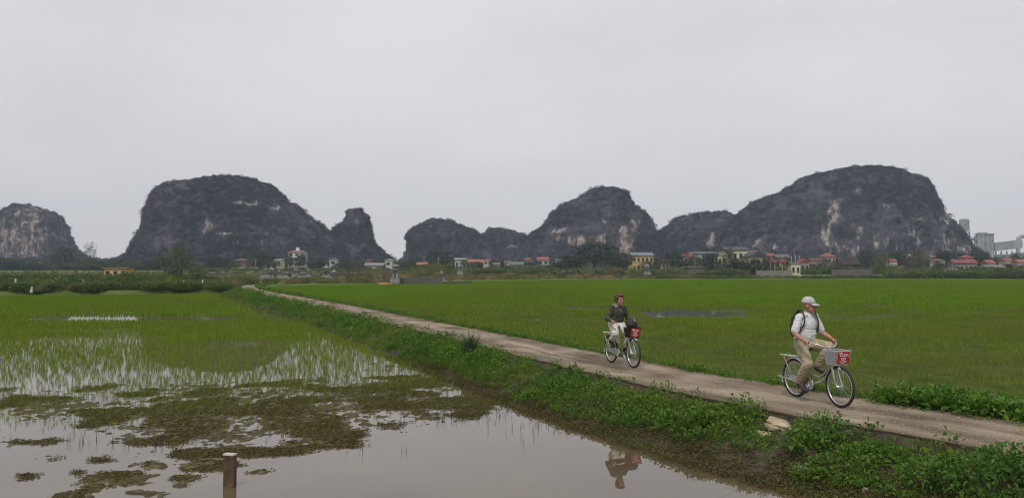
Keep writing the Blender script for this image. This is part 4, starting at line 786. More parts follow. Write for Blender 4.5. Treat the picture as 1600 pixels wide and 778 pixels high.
for a in [
 ('sparse', 'open-crowned multi-stemmed tree standing in the scrub left of the lane bend', 276, 385, 106, 62), ('sparse', 'low dark bush tree right of the open-crowned multi-stemmed tree', 308, 421, 105, 36),
 ('airy', 'tall airy tree alone on the skyline right of the leftmost hill', 141, 378, 470, 22), ('dark', 'broad dark tree mass at the right foot of the leftmost hill', 102, 387, 440, 50),
 ('dark', 'dark tree at the far left behind the scrub', 18, 404, 400, 44), ('mid', 'grey-green tree behind the scrub below the long white shed', 52, 410, 360, 44), ('mid', 'grey-green rounded tree left of the small yellow ruin', 108, 411, 340, 46),
 ('mid', 'pale rounded tree directly left of the small yellow ruin', 146, 412, 335, 36), ('mid', 'low dark tree right of the small yellow ruin', 214, 412, 330, 30), ('dark', 'dark tree behind the open-crowned tree', 243, 408, 350, 46), ('dark', 'dark tree left of the brick house with white ground floor', 340, 402, 370, 50),
 ('dark', 'large dark tree between the brick house and the narrow yellow house', 405, 391, 390, 46), ('mid', 'leafy tree covering the front of the tall white house', 468, 397, 372, 20), ('mid', 'slim tree at the left corner of the tall white house', 447, 402, 370, 16), ('dark', 'dark tree between the tall white house and the green-white narrow house', 497, 404, 390, 34),
 ('dark', 'dark tree right of the green-white narrow house', 543, 405, 390, 32), ('bare', 'grey bare tree in the graveyard left of the orange earth heap', 548, 405, 138, 52), ('bare', 'smaller grey bare shrub tree right of the bare graveyard tree', 576, 418, 140, 26), ('bare', 'twiggy bare bush at the graveyard right end', 602, 421, 150, 18),
 ('mid', 'grey-green tree between the graveyard pagoda and the orange-roofed cottage', 634, 407, 300, 28), ('tall', 'tall dull green tree right of the orange-roofed cottage', 684, 391, 320, 42), ('dark', 'low dark tree in front of the long orange roof', 744, 408, 300, 26), ('mid', 'low grey-green tree behind the grey sheds', 785, 411, 320, 22),
 ('dark', 'biggest dark tree with a broad high crown below the ochre cliffs', 929, 378, 300, 78), ('dark', 'dark tree at the left foot of the biggest crowned tree', 890, 399, 285, 54), ('dark', 'dark tree at the right foot of the biggest crowned tree', 972, 395, 290, 46), ('dark', 'dark tree in front of the yellow hall', 1012, 408, 280, 34),
 ('dark', 'dark round tree right of the yellow hall', 1052, 393, 285, 54), ('dark', 'dark tree in front of the white gate tower', 1112, 397, 262, 36), ('dark', 'low dark tree in front of the cream villa wing', 1152, 403, 252, 44), ('dark', 'dark tree at the right end of the cream villa', 1179, 404, 250, 30), ('dark', 'small dark round tree left of the red pavilion roofs', 1196, 402, 248, 20), ('mid', 'small tree left of the grey villa wing', 1131, 412, 246, 20),
 ('bare', 'thin bare tree with a dark trunk right of the three white posts', 1286, 397, 262, 36), ('bare', 'leaning bare tree with a broad crown in front of the brown thatched roof', 1312, 398, 258, 44), ('mid', 'grey-green tree behind the bare trees', 1268, 402, 300, 30), ('dark', 'dark tree at the right end of the brown thatched roof', 1352, 391, 310, 42),
 ('olive', 'yellow-green tree standing by itself before the dark trees', 1379, 393, 262, 28), ('olive', 'broad olive tree left of the red-brown roof', 1435, 390, 300, 38), ('dark', 'dark tree between the yellow-green tree and the olive tree', 1405, 393, 320, 36), ('dark', 'low dark tree right of the red-brown roof', 1476, 392, 310, 34), ('dark', 'dark tree left of the two-tier red roofs', 1497, 395, 330, 32),
 ('dark', 'dark spreading tree below the concrete silo building', 1532, 391, 340, 40), ('mid', 'grey-green tree below the conveyor', 1562, 400, 340, 34), ('dark', 'dark tree at the far right edge of the picture', 1588, 396, 330, 34), ('mid', 'low green tree before the long red roof', 1468, 410, 260, 36), ('dark', 'dark low tree right of the pale red-roofed cottage', 1575, 412, 262, 30),
 ('mid', 'low tree in front of the olive tree', 1425, 412, 255, 30), ('mid', 'low grey-green tree below the yellow-green tree', 1350, 414, 270, 24),
 ]: tree(*a)
BAN = [(1400, 419, 213), (1416, 417, 212), (1432, 418, 214), (1450, 416, 213), (1490, 419, 215), (1506, 417, 214), (868, 416, 232), (880, 414, 230), (893, 416, 229), (905, 413, 231), (918, 415, 230), (930, 412, 232), (942, 414, 231), (1060, 417, 248), (1068, 415, 250)]
ORD = ['leftmost', 'second from left', 'third from left', 'fourth from left', 'fifth from left', 'sixth from left', 'rightmost']
for i, (px, yt, Y) in enumerate(BAN):
    k_, lb, gp, pw = (i, 'banana plant in the hedge at the right end of the paddy', 'banana plants in the right hedge', 21) if i < 6 else (i - 6, 'banana plant in the clump below the biggest dark tree', 'banana plants below the biggest dark tree', 17) if i < 13 else (i - 13, 'banana plant by the low grey shed under the gate tower', 'banana plants by the grey shed', 17)
    tree('banana', ORD[k_] + ' ' + lb, px, yt, Y, pw, gp)
# far wood: one mass
n = 330; px = RNG.uniform(-30, 1640, n); Y = RNG.uniform(380, 560, n); X = (px - 800) / FPX * Y
k = ~((px > 605) & (px < 632)); X, Y, px = X[k], Y[k], px[k]
SRC = []
for kd in ('dark', 'dark', 'mid'):
    tm, cm, H, W = KIND[kd][len(SRC) % 2]; nv = len(cm.vertices); SRC.append(source('wood_%d' % len(SRC), cm))
scatter('far_wood', 'belt of dark trees along the foot of the hills', 'wood', np.stack([X, Y, G(X, Y) - 2.2], 1), RNG.random(len(X)) * 6.28, np.stack([RNG.uniform(.8, 1.3, len(X))] * 2 + [RNG.uniform(.55, .95, len(X)) * np.where(px < 620, 1.0, .95)], 1), SRC)

# ================================================================== VILLAGE
PAL = {}
def wallm(c): 
    if c not in PAL: a = np.array(srgb(c)[:3]); a = (a * .8 + .2 * a.mean()) * .8; PAL[c] = mat('plaster', tuple(a * .68), tuple(a), sc=.9, rough=.9, lo=.3, hi=.6)
    return PAL[c]
def roofm(c):
    if 'r' + c not in PAL: a = np.array(srgb(c)[:3]); a = a * .58 + .42 * a.mean(); a *= .72; PAL['r' + c] = mat('roofing', tuple(a * .62), tuple(a), sc=1.5, rough=.85, bump=1, bsc=6)
    return PAL['r' + c]
M_pane = mat('window_glass', (.02, .022, .025), rough=.2, spec=.5); M_frame = mat('window_frame', (.3, .28, .25), rough=.7); M_door = mat('door_wood', (.06, .035, .022), rough=.7)
def roof_mesh(b, kind, x0, x1, y0, y1, z, h, ov=.4, th=.16):
    x0 -= ov; x1 += ov; y0 -= ov; y1 += ov; cx, cy = (x0 + x1) / 2, (y0 + y1) / 2
    if kind == 'flat': return b.box((cx, cy, z + h / 2), (x1 - x0, y1 - y0, h))
    if kind == 'gx': top = [(x0, cy, z + h), (x1, cy, z + h)]; sl = [(0, 1, 5, 4), (2, 3, 4, 5), (1, 2, 5), (3, 0, 4)]
    elif kind == 'gy': top = [(cx, y0, z + h), (cx, y1, z + h)]; sl = [(3, 0, 4, 5), (1, 2, 5, 4), (0, 1, 4), (2, 3, 5)]
    else:
        if x1 - x0 > y1 - y0: q = (y1 - y0) * .42; top = [(x0 + q, cy, z + h), (x1 - q, cy, z + h)]; sl = [(0, 1, 5, 4), (2, 3, 4, 5), (1, 2, 5), (3, 0, 4)]
        else: q = (x1 - x0) * .42; top = [(cx, y0 + q, z + h), (cx, y1 - q, z + h)]; sl = [(3, 0, 4, 5), (1, 2, 5, 4), (0, 1, 4), (2, 3, 5)]
    base = [(x0, y0, z), (x1, y0, z), (x1, y1, z), (x0, y1, z)]
    b.add(base + top, sl + [(3, 2, 1, 0)]); b.box((cx, cy, z - th / 2 - .003), (x1 - x0, y1 - y0, th)); return b
HOUSES = []
def house(label, px0, px1, ye, yb, Y, wall, roofc, kind, yr, rows=1, cols=2, depth=None, door=True, rz=None, name='house', cat='house', wf=.5, noroof=False):
    HOUSES.append((label, px0, px1, ye, Y)); a, b_ = at(px0, ye, Y), at(px1, ye, Y); x0, x1 = a[0], b_[0]; W = x1 - x0; zb = min(float(G(np.array((x0 + x1) / 2), np.array(Y))), at(0, yb, Y)[2]) ; ze = a[2]; H = ze - zb; hr = at(0, yr, Y)[2] - ze; D = depth or max(4, min(W * .8, 10))
    t = thing(name, label, cat, ((x0 + x1) / 2, Y, zb), (RNG.normal() * .08 if rz is None else rz))
    MB().box((0, D / 2, H / 2 - .2), (W, D, H + .4)).build('wall', wallm(wall), t)
    if not noroof: roof_mesh(MB(), kind, -W / 2, W / 2, 0, D, H + (.16 if kind != 'flat' else 0.002), max(.25, hr - .16), .35 if W > 4 else .2).build('roof', roofm(roofc), t)
    sh = H / rows
    for r in range(rows):
        for c in range(cols):
            wx = -W / 2 + W * (c + .5) / cols; ww = W / cols * wf; wh = sh * .45; wz = sh * (r + .52)
            if door and r == 0 and c == cols // 2:
                b = MB(); b.box((wx, -.03, sh * .36), (ww * .9, .1, sh * .72)); b.build('door', M_door, t); continue
            b = MB(); f = .09; b.box((wx, -.03, wz + wh / 2), (ww + f, .12, f)).box((wx, -.05, wz - wh / 2), (ww + 2 * f, .2, f)); b.box((wx - ww / 2, -.028, wz), (f, .12, wh - f - .01)).box((wx + ww / 2, -.028, wz), (f, .12, wh - f - .01))
            w_ = b.build('window', M_frame, t); MB().box((wx, -.012, wz), (ww - f - .01, .05, wh - f - .01)).build('pane', M_pane, w_)
    return t, W, H, D
def extra(t, name, m, fn): b = MB(); fn(b); return b.build(name, m, t)
house('small flat-roofed yellow ruin with a dark red window, left of the open-crowned tree', 163, 198, 419.5, 432, 190, 'e0ae5a', 'b98a48', 'flat', 419, 1, 3, 4, False, .05)
house('long low shed with a pale roof below the leftmost hill', 32, 55, 411, 420, 420, '8f958f', 'c9d2d2', 'gx', 408.5, 1, 3)
house('small grey flat-roofed house half hidden behind the open-crowned tree', 256, 282, 419.5, 432, 250, '8b8a80', 'b5b2a6', 'flat', 418.5, 1, 2)
t, W, H, D = house('two-storey brick house with a white ground floor and hipped roof', 366, 384, 407.5, 426, 320, '8a5f48', '7b6a58', 'hip', 404, 2, 3)
extra(t, 'porch', wallm('d8d5cc'), lambda b: (b.box((0, -1.3, H * .42), (W * 1.15, 2.4, .25)), [b.box((x * W * .5, -2.2, H * .2), (.25, .25, H * .42)) for x in (-1, -.33, .33, 1)]))
house('low white annexe right of the brick house', 385, 398, 417, 426, 322, 'c2c0b6', '8d8b84', 'flat', 416, 1, 2, 4)
house('narrow two-storey pale yellow house', 428, 440, 407.5, 427, 345, 'd8cf9a', '9d988c', 'gx', 404.5, 2, 2)
t, W, H, D = house('tall four-storey white house with a red top floor and water tank', 450, 477, 394.5, 424, 380, 'd9d7d0', 'a86a5c', 'hip', 390.5, 4, 3)
extra(t, 'water_tank', mat('tank_white', (.6, .6, .58)), lambda b: (b.tube([(0, D / 2, H + .9), (0, D / 2, H + 2.6)], .9, 12), b.box((0, D / 2, H + .6), (2.2, 2.2, .9))))
extra(t, 'balcony', wallm('e4e2dc'), lambda b: [b.box((0, -.75, H * k / 4 - .08), (W * .96, 1.3, .16)) for k in (1, 2, 3)] + [b.box((x * W * .44, -1.28, H * .44), (.28, .28, H * .86)) for x in (-1, 1)])
house('narrow green and white two-storey house', 515, 525.5, 406, 422, 350, 'c4d2c8', '7f9a8c', 'gy', 403, 2, 1, None, False, wf=.6)
house('long low white house with a grey roof right of the bare graveyard tree', 570, 598, 415, 428, 300, 'c9c7bf', '9a9a98', 'gx', 410.5, 1, 4)
house('small house with a faded red hipped roof behind the long white house', 571, 581.5, 407.5, 412, 360, '8c6c60', '8b5a50', 'hip', 404.5, 1, 2)
house('small white gabled house left of the hill gap', 601, 612, 408, 425, 320, 'd2d0c8', 'b0aeaa', 'gy', 404, 2, 1, None, True)
house('cottage with a two-tier bright orange roof below the blunt hill', 652, 668, 415, 428, 290, 'b9a79a', 'd9603c', 'gx', 409.5, 1, 2)
extra(bpy.context.scene.objects[-1] if False else thing('roof_canopy', 'lower orange canopy in front of the two-tier orange cottage', 'canopy', at(661, 418, 287)), 'sheet', roofm('d9603c'), lambda b: b.box((0, 0, .35), (3.9, 2.2, .15), (R(24), 0, 0)))
house('pale green-white gabled building left of the long orange roof', 711, 728, 406, 420, 330, 'b9c4b4', 'aab5a8', 'gx', 403, 1, 3)
house('low house under the long orange roof', 729, 754, 411, 420, 335, 'b8a898', 'd4694a', 'gx', 405, 1, 4)
house('pink and white house with a red hipped roof', 756, 769, 407, 420, 322, 'd8c6bc', 'b96a5c', 'hip', 404, 2, 2)
house('small grey gabled house right of the pink house', 771, 781, 413, 422, 315, 'a39a90', '8f8a86', 'gx', 410, 1, 2)
house('grey-green roofed shed left of the twin red roofs', 797, 817, 414, 424, 300, '8f968e', '74877c', 'gx', 408.5, 1, 3)
house('low grey shed in front of the twin red roofs', 806, 838, 416.5, 425, 292, '8e8d88', '82827e', 'flat', 415.5, 1, 5)
house('house with a red hipped roof, left of the pair above the grey sheds', 818, 831, 406, 420, 330, 'a49a90', 'b8564a', 'hip', 402, 1, 2)
house('white house with a red gabled roof, right of the pair above the grey sheds', 840, 857, 406.5, 420, 330, 'cfcac2', 'c2584c', 'gx', 401.5, 2, 2)
house('low grey shed under the red gabled white house', 838, 861, 415, 424, 300, '8d8a84', '9a9892', 'flat', 413.8, 1, 4)
house('yellow hall with a blue-grey sheet roof', 988, 1021, 399.5, 425, 305, 'd9b25e', '8299a0', 'gx', 394, 2, 5, 10)
house('small house with an orange roof terrace right of the round dark tree', 1068, 1084, 400, 420, 310, 'b88a74', 'd26f50', 'gx', 396.8, 1, 2)
house('tiny orange roof room on the terrace house', 1076, 1083.5, 394.5, 400, 309, 'c27a5c', 'd26f50', 'flat', 393.7, 1, 1, 3, False)
t, W, H, D = house('white gate tower with an arched opening beside the villa', 1087, 1096.5, 398.5, 416, 262, 'd0cfca', 'a9a8a2', 'flat', 397.5, 2, 1, 3, True, wf=.6)
extra(t, 'canopy_slab', wallm('b4b3ac'), lambda b: b.box((2.2, 3.6, H + .9), (8.5, 4, .35)))
house('low grey open shed in front of the gate tower', 1076, 1103, 418.5, 429, 250, '85837e', '6f6e6b', 'hip', 415.8, 1, 4, 5)
t, W, H, D = house('large cream two-storey villa with a grey gabled roof', 1135, 1171, 391, 424, 262, 'e3d9a8', '63666c', 'gx', 385, 2, 4, 10, True, 0)
extra(t, 'balcony', wallm('efe7c4'), lambda b: (b.box((.8, -.9, H * .52), (W * .8, 1.8, .3)), b.box((.8, -1.75, H * .58), (W * .8, .12, .55)), [b.box((.8 + x * W * .39, -1.6, H * .77), (.22, .22, H * .40)) for x in (-1, 1)]))
extra(t, 'side_gable', roofm('63666c'), lambda b: roof_mesh(b, 'gy', -W / 2 - .1, -W / 2 + 2.2, -1, 2, H * .96, 1.4, .2))
house('lower cream wing with terraces left of the villa', 1122, 1133.5, 400, 425, 258, 'dcd6a6', '8f8e88', 'flat', 399, 2, 2, 6)
house('yellow gable house with a dark grey roof right of the villa', 1171, 1199, 402, 424, 252, 'd9c98c', '54585e', 'gy', 392.5, 2, 3, 9, False, 0)
house('house with a plain red roof behind the yellow gable', 1199, 1211, 401, 415, 285, 'c0b3a6', 'b4503f', 'gx', 395, 1, 2)
house('grey gabled house right of the plain red roof', 1212, 1233, 403, 418, 285, 'a89f92', '7d7a78', 'gx', 397, 1, 3)
t = thing('pavilion', 'open pavilion with a row of three red pointed roofs', 'pavilion', at(1217, 425, 248) * (1, 1, 0) + (0, 0, float(G(np.array(85.), np.array(248.)))))
zz = at(0, 410, 248)[2] - t.location.z
for k in range(3):
    roof_mesh(MB(), 'gy', -3.6 + k * 2.4, -1.3 + k * 2.4, 0, 4, zz, .85, .05, .1).build('roof', roofm('a8363a'), t)
for k in range(4): MB().box((-3.5 + k * 2.35, .4, zz / 2 - .1), (.18, .18, zz)).build('pillar', wallm('c9c5ba'), t)
house('small cream gatehouse with two dark windows and a brown roof', 1236, 1250.5, 413, 425, 246, 'e0d8b4', '8a6f5c', 'gx', 409.5, 1, 2, 4, False, 0)
house('low red gabled house right of the small cream gatehouse', 1251, 1264, 410, 422, 270, 'a99a8c', 'b0453a', 'gy', 404, 1, 2)
house('house with an orange-red roof above the bare trees', 1287, 1306, 401.5, 418, 290, 'c4bbae', 'b45f44', 'hip', 395, 2, 3)
house('white single-storey house behind the leaning bare tree', 1300, 1321, 411, 424, 275, 'bdbab0', '9a968c', 'flat', 409.5, 1, 3)
house('long brown thatched house right of the bare trees', 1316, 1344, 414, 425, 270, '5f554b', '4a413c', 'gx', 402, 1, 4, 8)
house('tan roofed house left of the olive tree', 1413, 1424, 400, 410, 350, 'a69c8a', 'b0a48c', 'gx', 397, 1, 2)
house('house with a wide red-brown roof right of the olive tree', 1446, 1464, 402.5, 415, 330, '9d8878', 'a8604c', 'hip', 397.5, 1, 3)
house('upper small red-roofed house of the two-tier red roofs', 1508, 1521, 403, 412, 300, 'a58a7c', 'b8463e', 'hip', 398, 1, 2)
house('long low house with a crimson roof below the two-tier red roofs', 1493, 1527, 411.5, 422, 280, '9b9188', 'b23a40', 'gx', 405.5, 1, 5, 5)
house('pale red-roofed cottage right of the crimson roof', 1543, 1556, 411.5, 422, 290, 'b3a296', 'c4574a', 'gx', 406, 1, 2)
house('grey-green sheet-roofed shed in the right hedge', 1543, 1569, 418, 425, 255, '8a908a', '8d9a94', 'gx', 414, 1, 3)
house('small red roofed house cut by the right picture edge', 1591, 1606, 410, 420, 285, 'b5a699', 'c46a50', 'gx', 405, 1, 2)
house('low white field shed behind the banana plants of the right hedge', 1483, 1496, 420.5, 428, 224, 'd0cfc8', 'b8b7b0', 'flat', 419.8, 1, 2, 3, False)
house('low house with a faded orange roof between the yellow hall and the terrace house', 1034, 1046, 409, 420, 310, 'b9ad9c', 'b8694c', 'gx', 404.5, 1, 2)
house('small cream house behind the right end of the yellow gable', 1176, 1187, 396, 404, 300, 'cfc49c', '8b6a58', 'gx', 391.5, 1, 2)
house('grey house with a red-brown roof between the bare trees', 1268, 1283, 408, 420, 285, 'b2aaa0', '96574a', 'gx', 403, 1, 2)
house('pale house with a low red roof right of the yellow-green tree', 1390, 1402, 409, 420, 300, 'c4bcb0', 'a8503f', 'gx', 404, 1, 2)
house('white house with a rust roof above the banana plants', 1464, 1477, 408, 420, 290, 'cdc8be', 'a5604a', 'hip', 404, 1, 2)
house('pale house with an orange roof under the utility pole', 1571, 1583, 408, 420, 300, 'c2b6a8', 'b9634a', 'gx', 403.5, 1, 2)
house('small white house left of the biggest dark tree', 868, 878, 408, 420, 310, 'cdcac2', '8f8c88', 'gx', 404.5, 1, 2)
house('small cream house between the twin red roofs and the long orange roof', 788, 797, 411, 421, 320, 'c9c0aa', '9c6252', 'gx', 407.5, 1, 2)
for lb, p0, p1, ye, Y in HOUSES:
    if p1 - p0 < 9 or 'ruin' in lb or 'gatehouse' in lb or 'shed' in lb and p0 > 1250: continue
    for side, pc in (('left', p0 + (p1 - p0) * .12), ('right', p1 - (p1 - p0) * .08)):
        if RNG.random() < .38: continue
        kd = 'mid' if RNG.random() < .6 else 'dark'; lw = ' '.join(lb.split()[:8])
        while lw.split()[-1] in ('a', 'the', 'of', 'with', 'and', 'in', 'right', 'left', 'below', 'behind', 'under', 'front', 'beside', 'by', 'to', 'half'): lw = lw.rsplit(' ', 1)[0]
        tree(kd, ('green' if kd == 'mid' else 'dark') + ' tree at the ' + side + ' corner of the ' + lw, pc, ye + RNG.uniform(-1.5, 7), Y - RNG.uniform(4, 9), RNG.uniform(13, 24))
# boundary walls
def wall(label, px0, px1, yt, yb, Y, c, name='boundary_wall'):
    a, b_ = at(px0, yt, Y), at(px1, yt, Y); W = b_[0] - a[0]; zb = float(G(np.array((a[0] + b_[0]) / 2), np.array(Y))) - .3; H = a[2] - zb
    t = thing(name, label, 'wall', ((a[0] + b_[0]) / 2, Y, zb)); MB().box((0, 0, H / 2), (W, .22, H)).build('panel', wallm(c), t)
    for k in range(max(2, int(W / 3)) + 1): MB().box((-W / 2 + W * k / max(2, int(W / 3)), 0, H / 2 + .1), (.32, .32, H + .2)).build('pillar', wallm(c), t)
    return t
wall('long pale boundary wall below the cream villa', 1182, 1236, 422.5, 425, 243, '8a877d'); wall('grey brick wall in front of the brown thatched house', 1300, 1362, 421, 425, 244, '6d6962')
wall('weathered wall left of the pavilion and below the dark trees', 1066, 1130, 424, 428, 238, '7d7b74')

# graveyard
M_tomb = mat('weathered_tomb', (.13, .13, .125), (.3, .3, .29), sc=2.5, rough=.9, bump=1, bsc=9, c3=(.21, .21, .2)); M_tdark = mat('tomb_dark_tile', (.06, .06, .06), (.12, .12, .115), sc=3, rough=.9)  # second tone is darker, for shrine roofs, niches and tomb caps
def shrine(label, px, yt, yb, pw, Y, tiers=2):
    p = at(px, yb, Y); h = at(px, yt, Y)[2] - p[2]; w_ = pw / FPX * Y; t = thing('grave_shrine', label, 'shrine', (p[0], Y, p[2] - .3), RNG.normal() * .15)
    MB().box((0, 0, .3 + h * .06), (w_, w_, h * .16 + .3)).build('base', M_tomb, t); z = .3 + h * .13; b_h = h * (.36 if tiers > 1 else .5); MB().box((0, 0, z + b_h / 2), (w_ * .62, w_ * .62, b_h)).build('body', M_tomb, t); MB().box((0, -w_ * .312, z + b_h * .45), (w_ * .2, .03, b_h * .6)).build('niche', M_tdark, t); z += b_h
    rem = h + .3 - z
    for k in range(tiers):
        s_ = w_ * (1.0 - .25 * k); hh = rem / tiers; b = MB(); b.box((0, 0, z + hh * .12), (s_, s_, hh * .2)); b.box((0, 0, z + hh * .38), (s_ * .95, s_ * .95, hh * .32), None, 0, .45)
        for sx in (-1, 1):
            for sy in (-1, 1): b.box((sx * s_ * .5, sy * s_ * .5, z + hh * .3), (s_ * .14, s_ * .14, hh * .25), None, 0, .3)
        b.build('roof', M_tdark if k % 2 == 0 else M_tomb, t); MB().box((0, 0, z + hh * .75), (s_ * .42, s_ * .42, hh * .48)).build('storey', M_tomb, t); z += hh
    MB().tube([(0, 0, z), (0, 0, z + h * .1)], [w_ * .07, w_ * .02], 6).build('finial', M_tomb, t)
def tomb(label, px0, px1, yt, yb, Y):
    a, b_ = at(px0, yb, Y), at(px1, yb, Y); W = b_[0] - a[0]; h = at(0, yt, Y)[2] - a[2]; t = thing('tomb', label, 'tomb', ((a[0] + b_[0]) / 2, Y, a[2] - .2))
    MB().box((0, 0, h * .2), (W, W * .6, h * .4 + .2)).build('plinth', M_tomb, t); MB().box((0, W * .22, h * .62), (W * .6, .25, h * .5)).build('headstone', M_tomb, t); b = MB(); roof_mesh(b, 'gx', -W * .36, W * .36, W * .22 - .25, W * .22 + .25, h * .9, h * .2, .08, .06); b.build('cap_roof', M_tdark, t)
    n = max(3, int(W / .5))
    for s_ in (-1, 1): MB().box((s_ * W * .47, -W * .27, h * .45), (.16, .16, h * .6)).build('post', M_tomb, t)
    MB().box((0, -W * .28, h * .52), (W * .9, .08, .1)).build('rail', M_tomb, t)
shrine('tallest grey pagoda shrine with three roof tiers at the corner of the grave wall', 618, 404, 441, 14, 136, 3)
shrine('small two-tier grave shrine at the right end of the grave wall', 690, 423, 438, 8, 150, 2); shrine('slim three-tier grave shrine left of the long orange roof', 720, 409, 428, 8, 205, 3)
shrine('broad two-tier shrine left of the green-white house', 510, 414, 434, 14, 160, 2); shrine('pale two-tier shrine behind the cyclist on the lane bend', 424, 417, 434, 11, 165, 2); shrine('small white-topped shrine in the middle of the graveyard', 437, 421, 434, 7, 158, 1)
shrine('squat grey shrine below the tall white house', 463, 419, 432, 10, 170, 1); shrine('small shrine right of the squat grey shrine', 482, 420, 432, 8, 168, 1); shrine('thin tower shrine at the left end of the graveyard', 415, 415, 432, 6, 175, 3); shrine('dark leaning-roofed shrine before the bare graveyard tree', 522, 421, 438, 9, 146, 2); shrine('blue-grey shrine below the yellow hall', 1011, 412, 428, 9, 225, 2)
tomb('low pale tomb at the far left of the graveyard', 324, 338, 425, 433, 165); tomb('low railed tomb right of the far left tomb', 341, 354, 425, 433, 167); tomb('dark railed tomb beside the brick house lane', 357, 364, 424, 433, 163); tomb('wide railed tomb left of the bend cyclist', 408, 423, 424, 434, 172)
tomb('wide grey tomb behind the bend walker', 439, 452, 424, 435, 157); tomb('grey tomb below the tall white house', 466, 480, 425, 434, 160); tomb('pale tomb right of the bend walker', 487, 500, 427, 435, 155); tomb('small pale tomb near the bare graveyard tree', 588, 598, 430, 438, 145); tomb('small pale tomb left of the bare graveyard tree', 530, 541, 432, 440, 143)
wall('old grey grave enclosure wall with a dark coping', 620, 690, 434, 443, 137, '67655f', 'grave_wall'); wall('low crumbling stone bank wall below the grave enclosure', 640, 735, 440, 445, 141, '5d564c', 'grave_wall')
# orange earth heap
def heap(label, px, yb, Y, w_, h, c1, c2):
    n = 24; t = np.linspace(-1, 1, n); X, Yy = np.meshgrid(t, t); r = np.sqrt(X ** 2 + Yy ** 2); Z = np.maximum(0, 1 - r) ** .8 * h * (1 + .5 * fbm(xyz(X, Yy), .4, 3, 4)); p = at(px, yb, Y)
    o = link('earth_heap', npmesh('earth_heap', np.stack([X * w_, Yy * w_ * .6, Z - .1], -1).reshape(-1, 3), gridq(n, n), mat('loose_earth', c1, c2, sc=4, bump=1, bsc=12), True)); o.location = p; tag(o, label, 'heap')
heap('orange earth heap at the far edge of the right paddy', 598, 446, 133, 2.6, .75, (.22, .09, .03), (.36, .17, .07)); heap('pale grey rubble heap left of the orange earth heap', 580, 446, 134, 1.0, .5, (.25, .25, .22), (.4, .4, .36))

# poles and posts
M_cpole = mat('concrete_pole', (.22, .22, .21), (.34, .34, .33), sc=2, rough=.9)
def pole(label, px, yt, yb, Y, arms=True, r=.12):
    p = at(px, yb, Y); h = at(px, yt, Y)[2] - p[2]; t = thing('utility_pole', label, 'pole', p); MB().tube([(0, 0, -1), (0, 0, h)], [r, r * .7], 7).build('post', M_cpole, t)
    if arms:
        for k in (.93, .84): MB().box((0, -.1, h * k), (1.5, .1, .1)).build('crossarm', M_cpole, t)
pole('utility pole beside the narrow yellow house', 399, 405, 427, 330); pole('utility pole right of the orange-roofed cottage', 662.5, 400, 412, 300); pole('thin utility pole in front of the dull green tree', 685, 402, 425, 280); pole('white pole in front of the red pavilion', 1203.5, 407, 426, 245, False, .09)
pole('left one of three white posts behind the small cream gatehouse', 1236.5, 399, 413, 275, False, .22); pole('middle one of three white posts behind the small cream gatehouse', 1243, 399, 413, 275, False, .22); pole('right one of three white posts behind the small cream gatehouse', 1249, 399, 413, 275, False, .22)
pole('utility pole with crossarms below the conveyor', 1573, 386, 410, 320); pole('utility pole in the far trees left of the two-tier red roofs', 1489, 404, 424, 250); pole('thin mast left of the yellow-green tree on the hill foot', 1241, 385, 398, 330, False, .1); pole('utility pole in front of the gate tower trees', 1117, 402, 424, 255, False, .1)
M_post = mat('fence_post', (.4, .4, .37), (.58, .58, .54), sc=3, rough=.9)
for px, yt, yb, lb in [(24, 449, 461, 'pale concrete fence post at the left edge of the scrub'), (130, 450, 459, 'pale concrete fence post standing in the scrub left of the yellow ruin'), (316.5, 442, 451, 'whitest concrete fence post at the right end of the scrub'), (287, 443, 450, 'short fence post left of the whitest post'), (257, 448, 456, 'short fence post at the front edge of the scrub')]:
    p = gnd(px, yb, WATER if yb > 455 else 0); p[2] = 0; h = (yb - yt) / FPX * p[1]; b = MB(); b.box((0, 0, h / 2 + .1), (.14, .14, h + .4)); b.box((0, 0, h + .33), (.14, .14, .06), None, 0, .4); o = b.build('fence_post', M_post); o.location = p; tag(o, lb, 'post')
p = gnd(49, 464, WATER); p[2] = -.1; b = MB(); b.cap((0, 0, .05), (0, .05, .36), .17, .1, 10).ell((.05, 0, .5), (.09, .08, .09)); o = b.build('white_sack', mat('white_sack', (.36, .36, .33), (.5, .5, .46), sc=6), None, True); o.location = p; tag(o, 'white tied sack standing at the pond edge before the scrub', 'sack')
p = at(388, 456, 88); o = MB().cap((-.5, 0, .1), (.4, .1, .15), .2, .16, 10, .7).build('white_sack', mat('blue_sack', (.32, .36, .42), (.5, .52, .55), sc=3), None, True); o.location = p + np.array((0, 0, -.1)); tag(o, 'bluish-white sack lying on the bank by the lane bend', 'sack')

# cement works
M_cem = mat('cement_concrete', (.21, .215, .215), (.32, .325, .32), sc=.12, rough=.9, stretch=(1, 1, .4)); M_cemd = mat('cement_steel', (.13, .135, .135), (.22, .22, .22), sc=.3, rough=.8)
def pxs(px0, px1, Y): return (px1 - px0) / FPX * Y
Yc = 940; zg = 2.0
c = at(1507, 372, Yc); top = at(0, 343.5, Yc)[2]; mid = at(0, 362, Yc)[2]; r = pxs(1500, 1514, Yc) / 2; t = thing('silo_tower', 'tall grey cement silo tower rising behind the right shoulder of the biggest hill', 'silo', (c[0], Yc, zg))
MB().tube([(0, 0, mid - zg), (0, 0, top - zg)], r, 20).build('silo', M_cem, t); MB().tube([(0, 0, top - zg + .02), (0, 0, top - zg + 1.0)], [r * 1.0, r * .6], 20).build('cap', M_cemd, t)
b = MB(); [b.box((sx * r * .7, sy * r * .7, (mid - zg) / 2), (1.2, 1.2, mid - zg)) for sx in (-1, 1) for sy in (-1, 1)]; b.build('support_frame', M_cemd, t); MB().box((1, 0, (mid - zg) * .8), (r * 2.4, r * 2, 3)).build('deck', M_cemd, t)
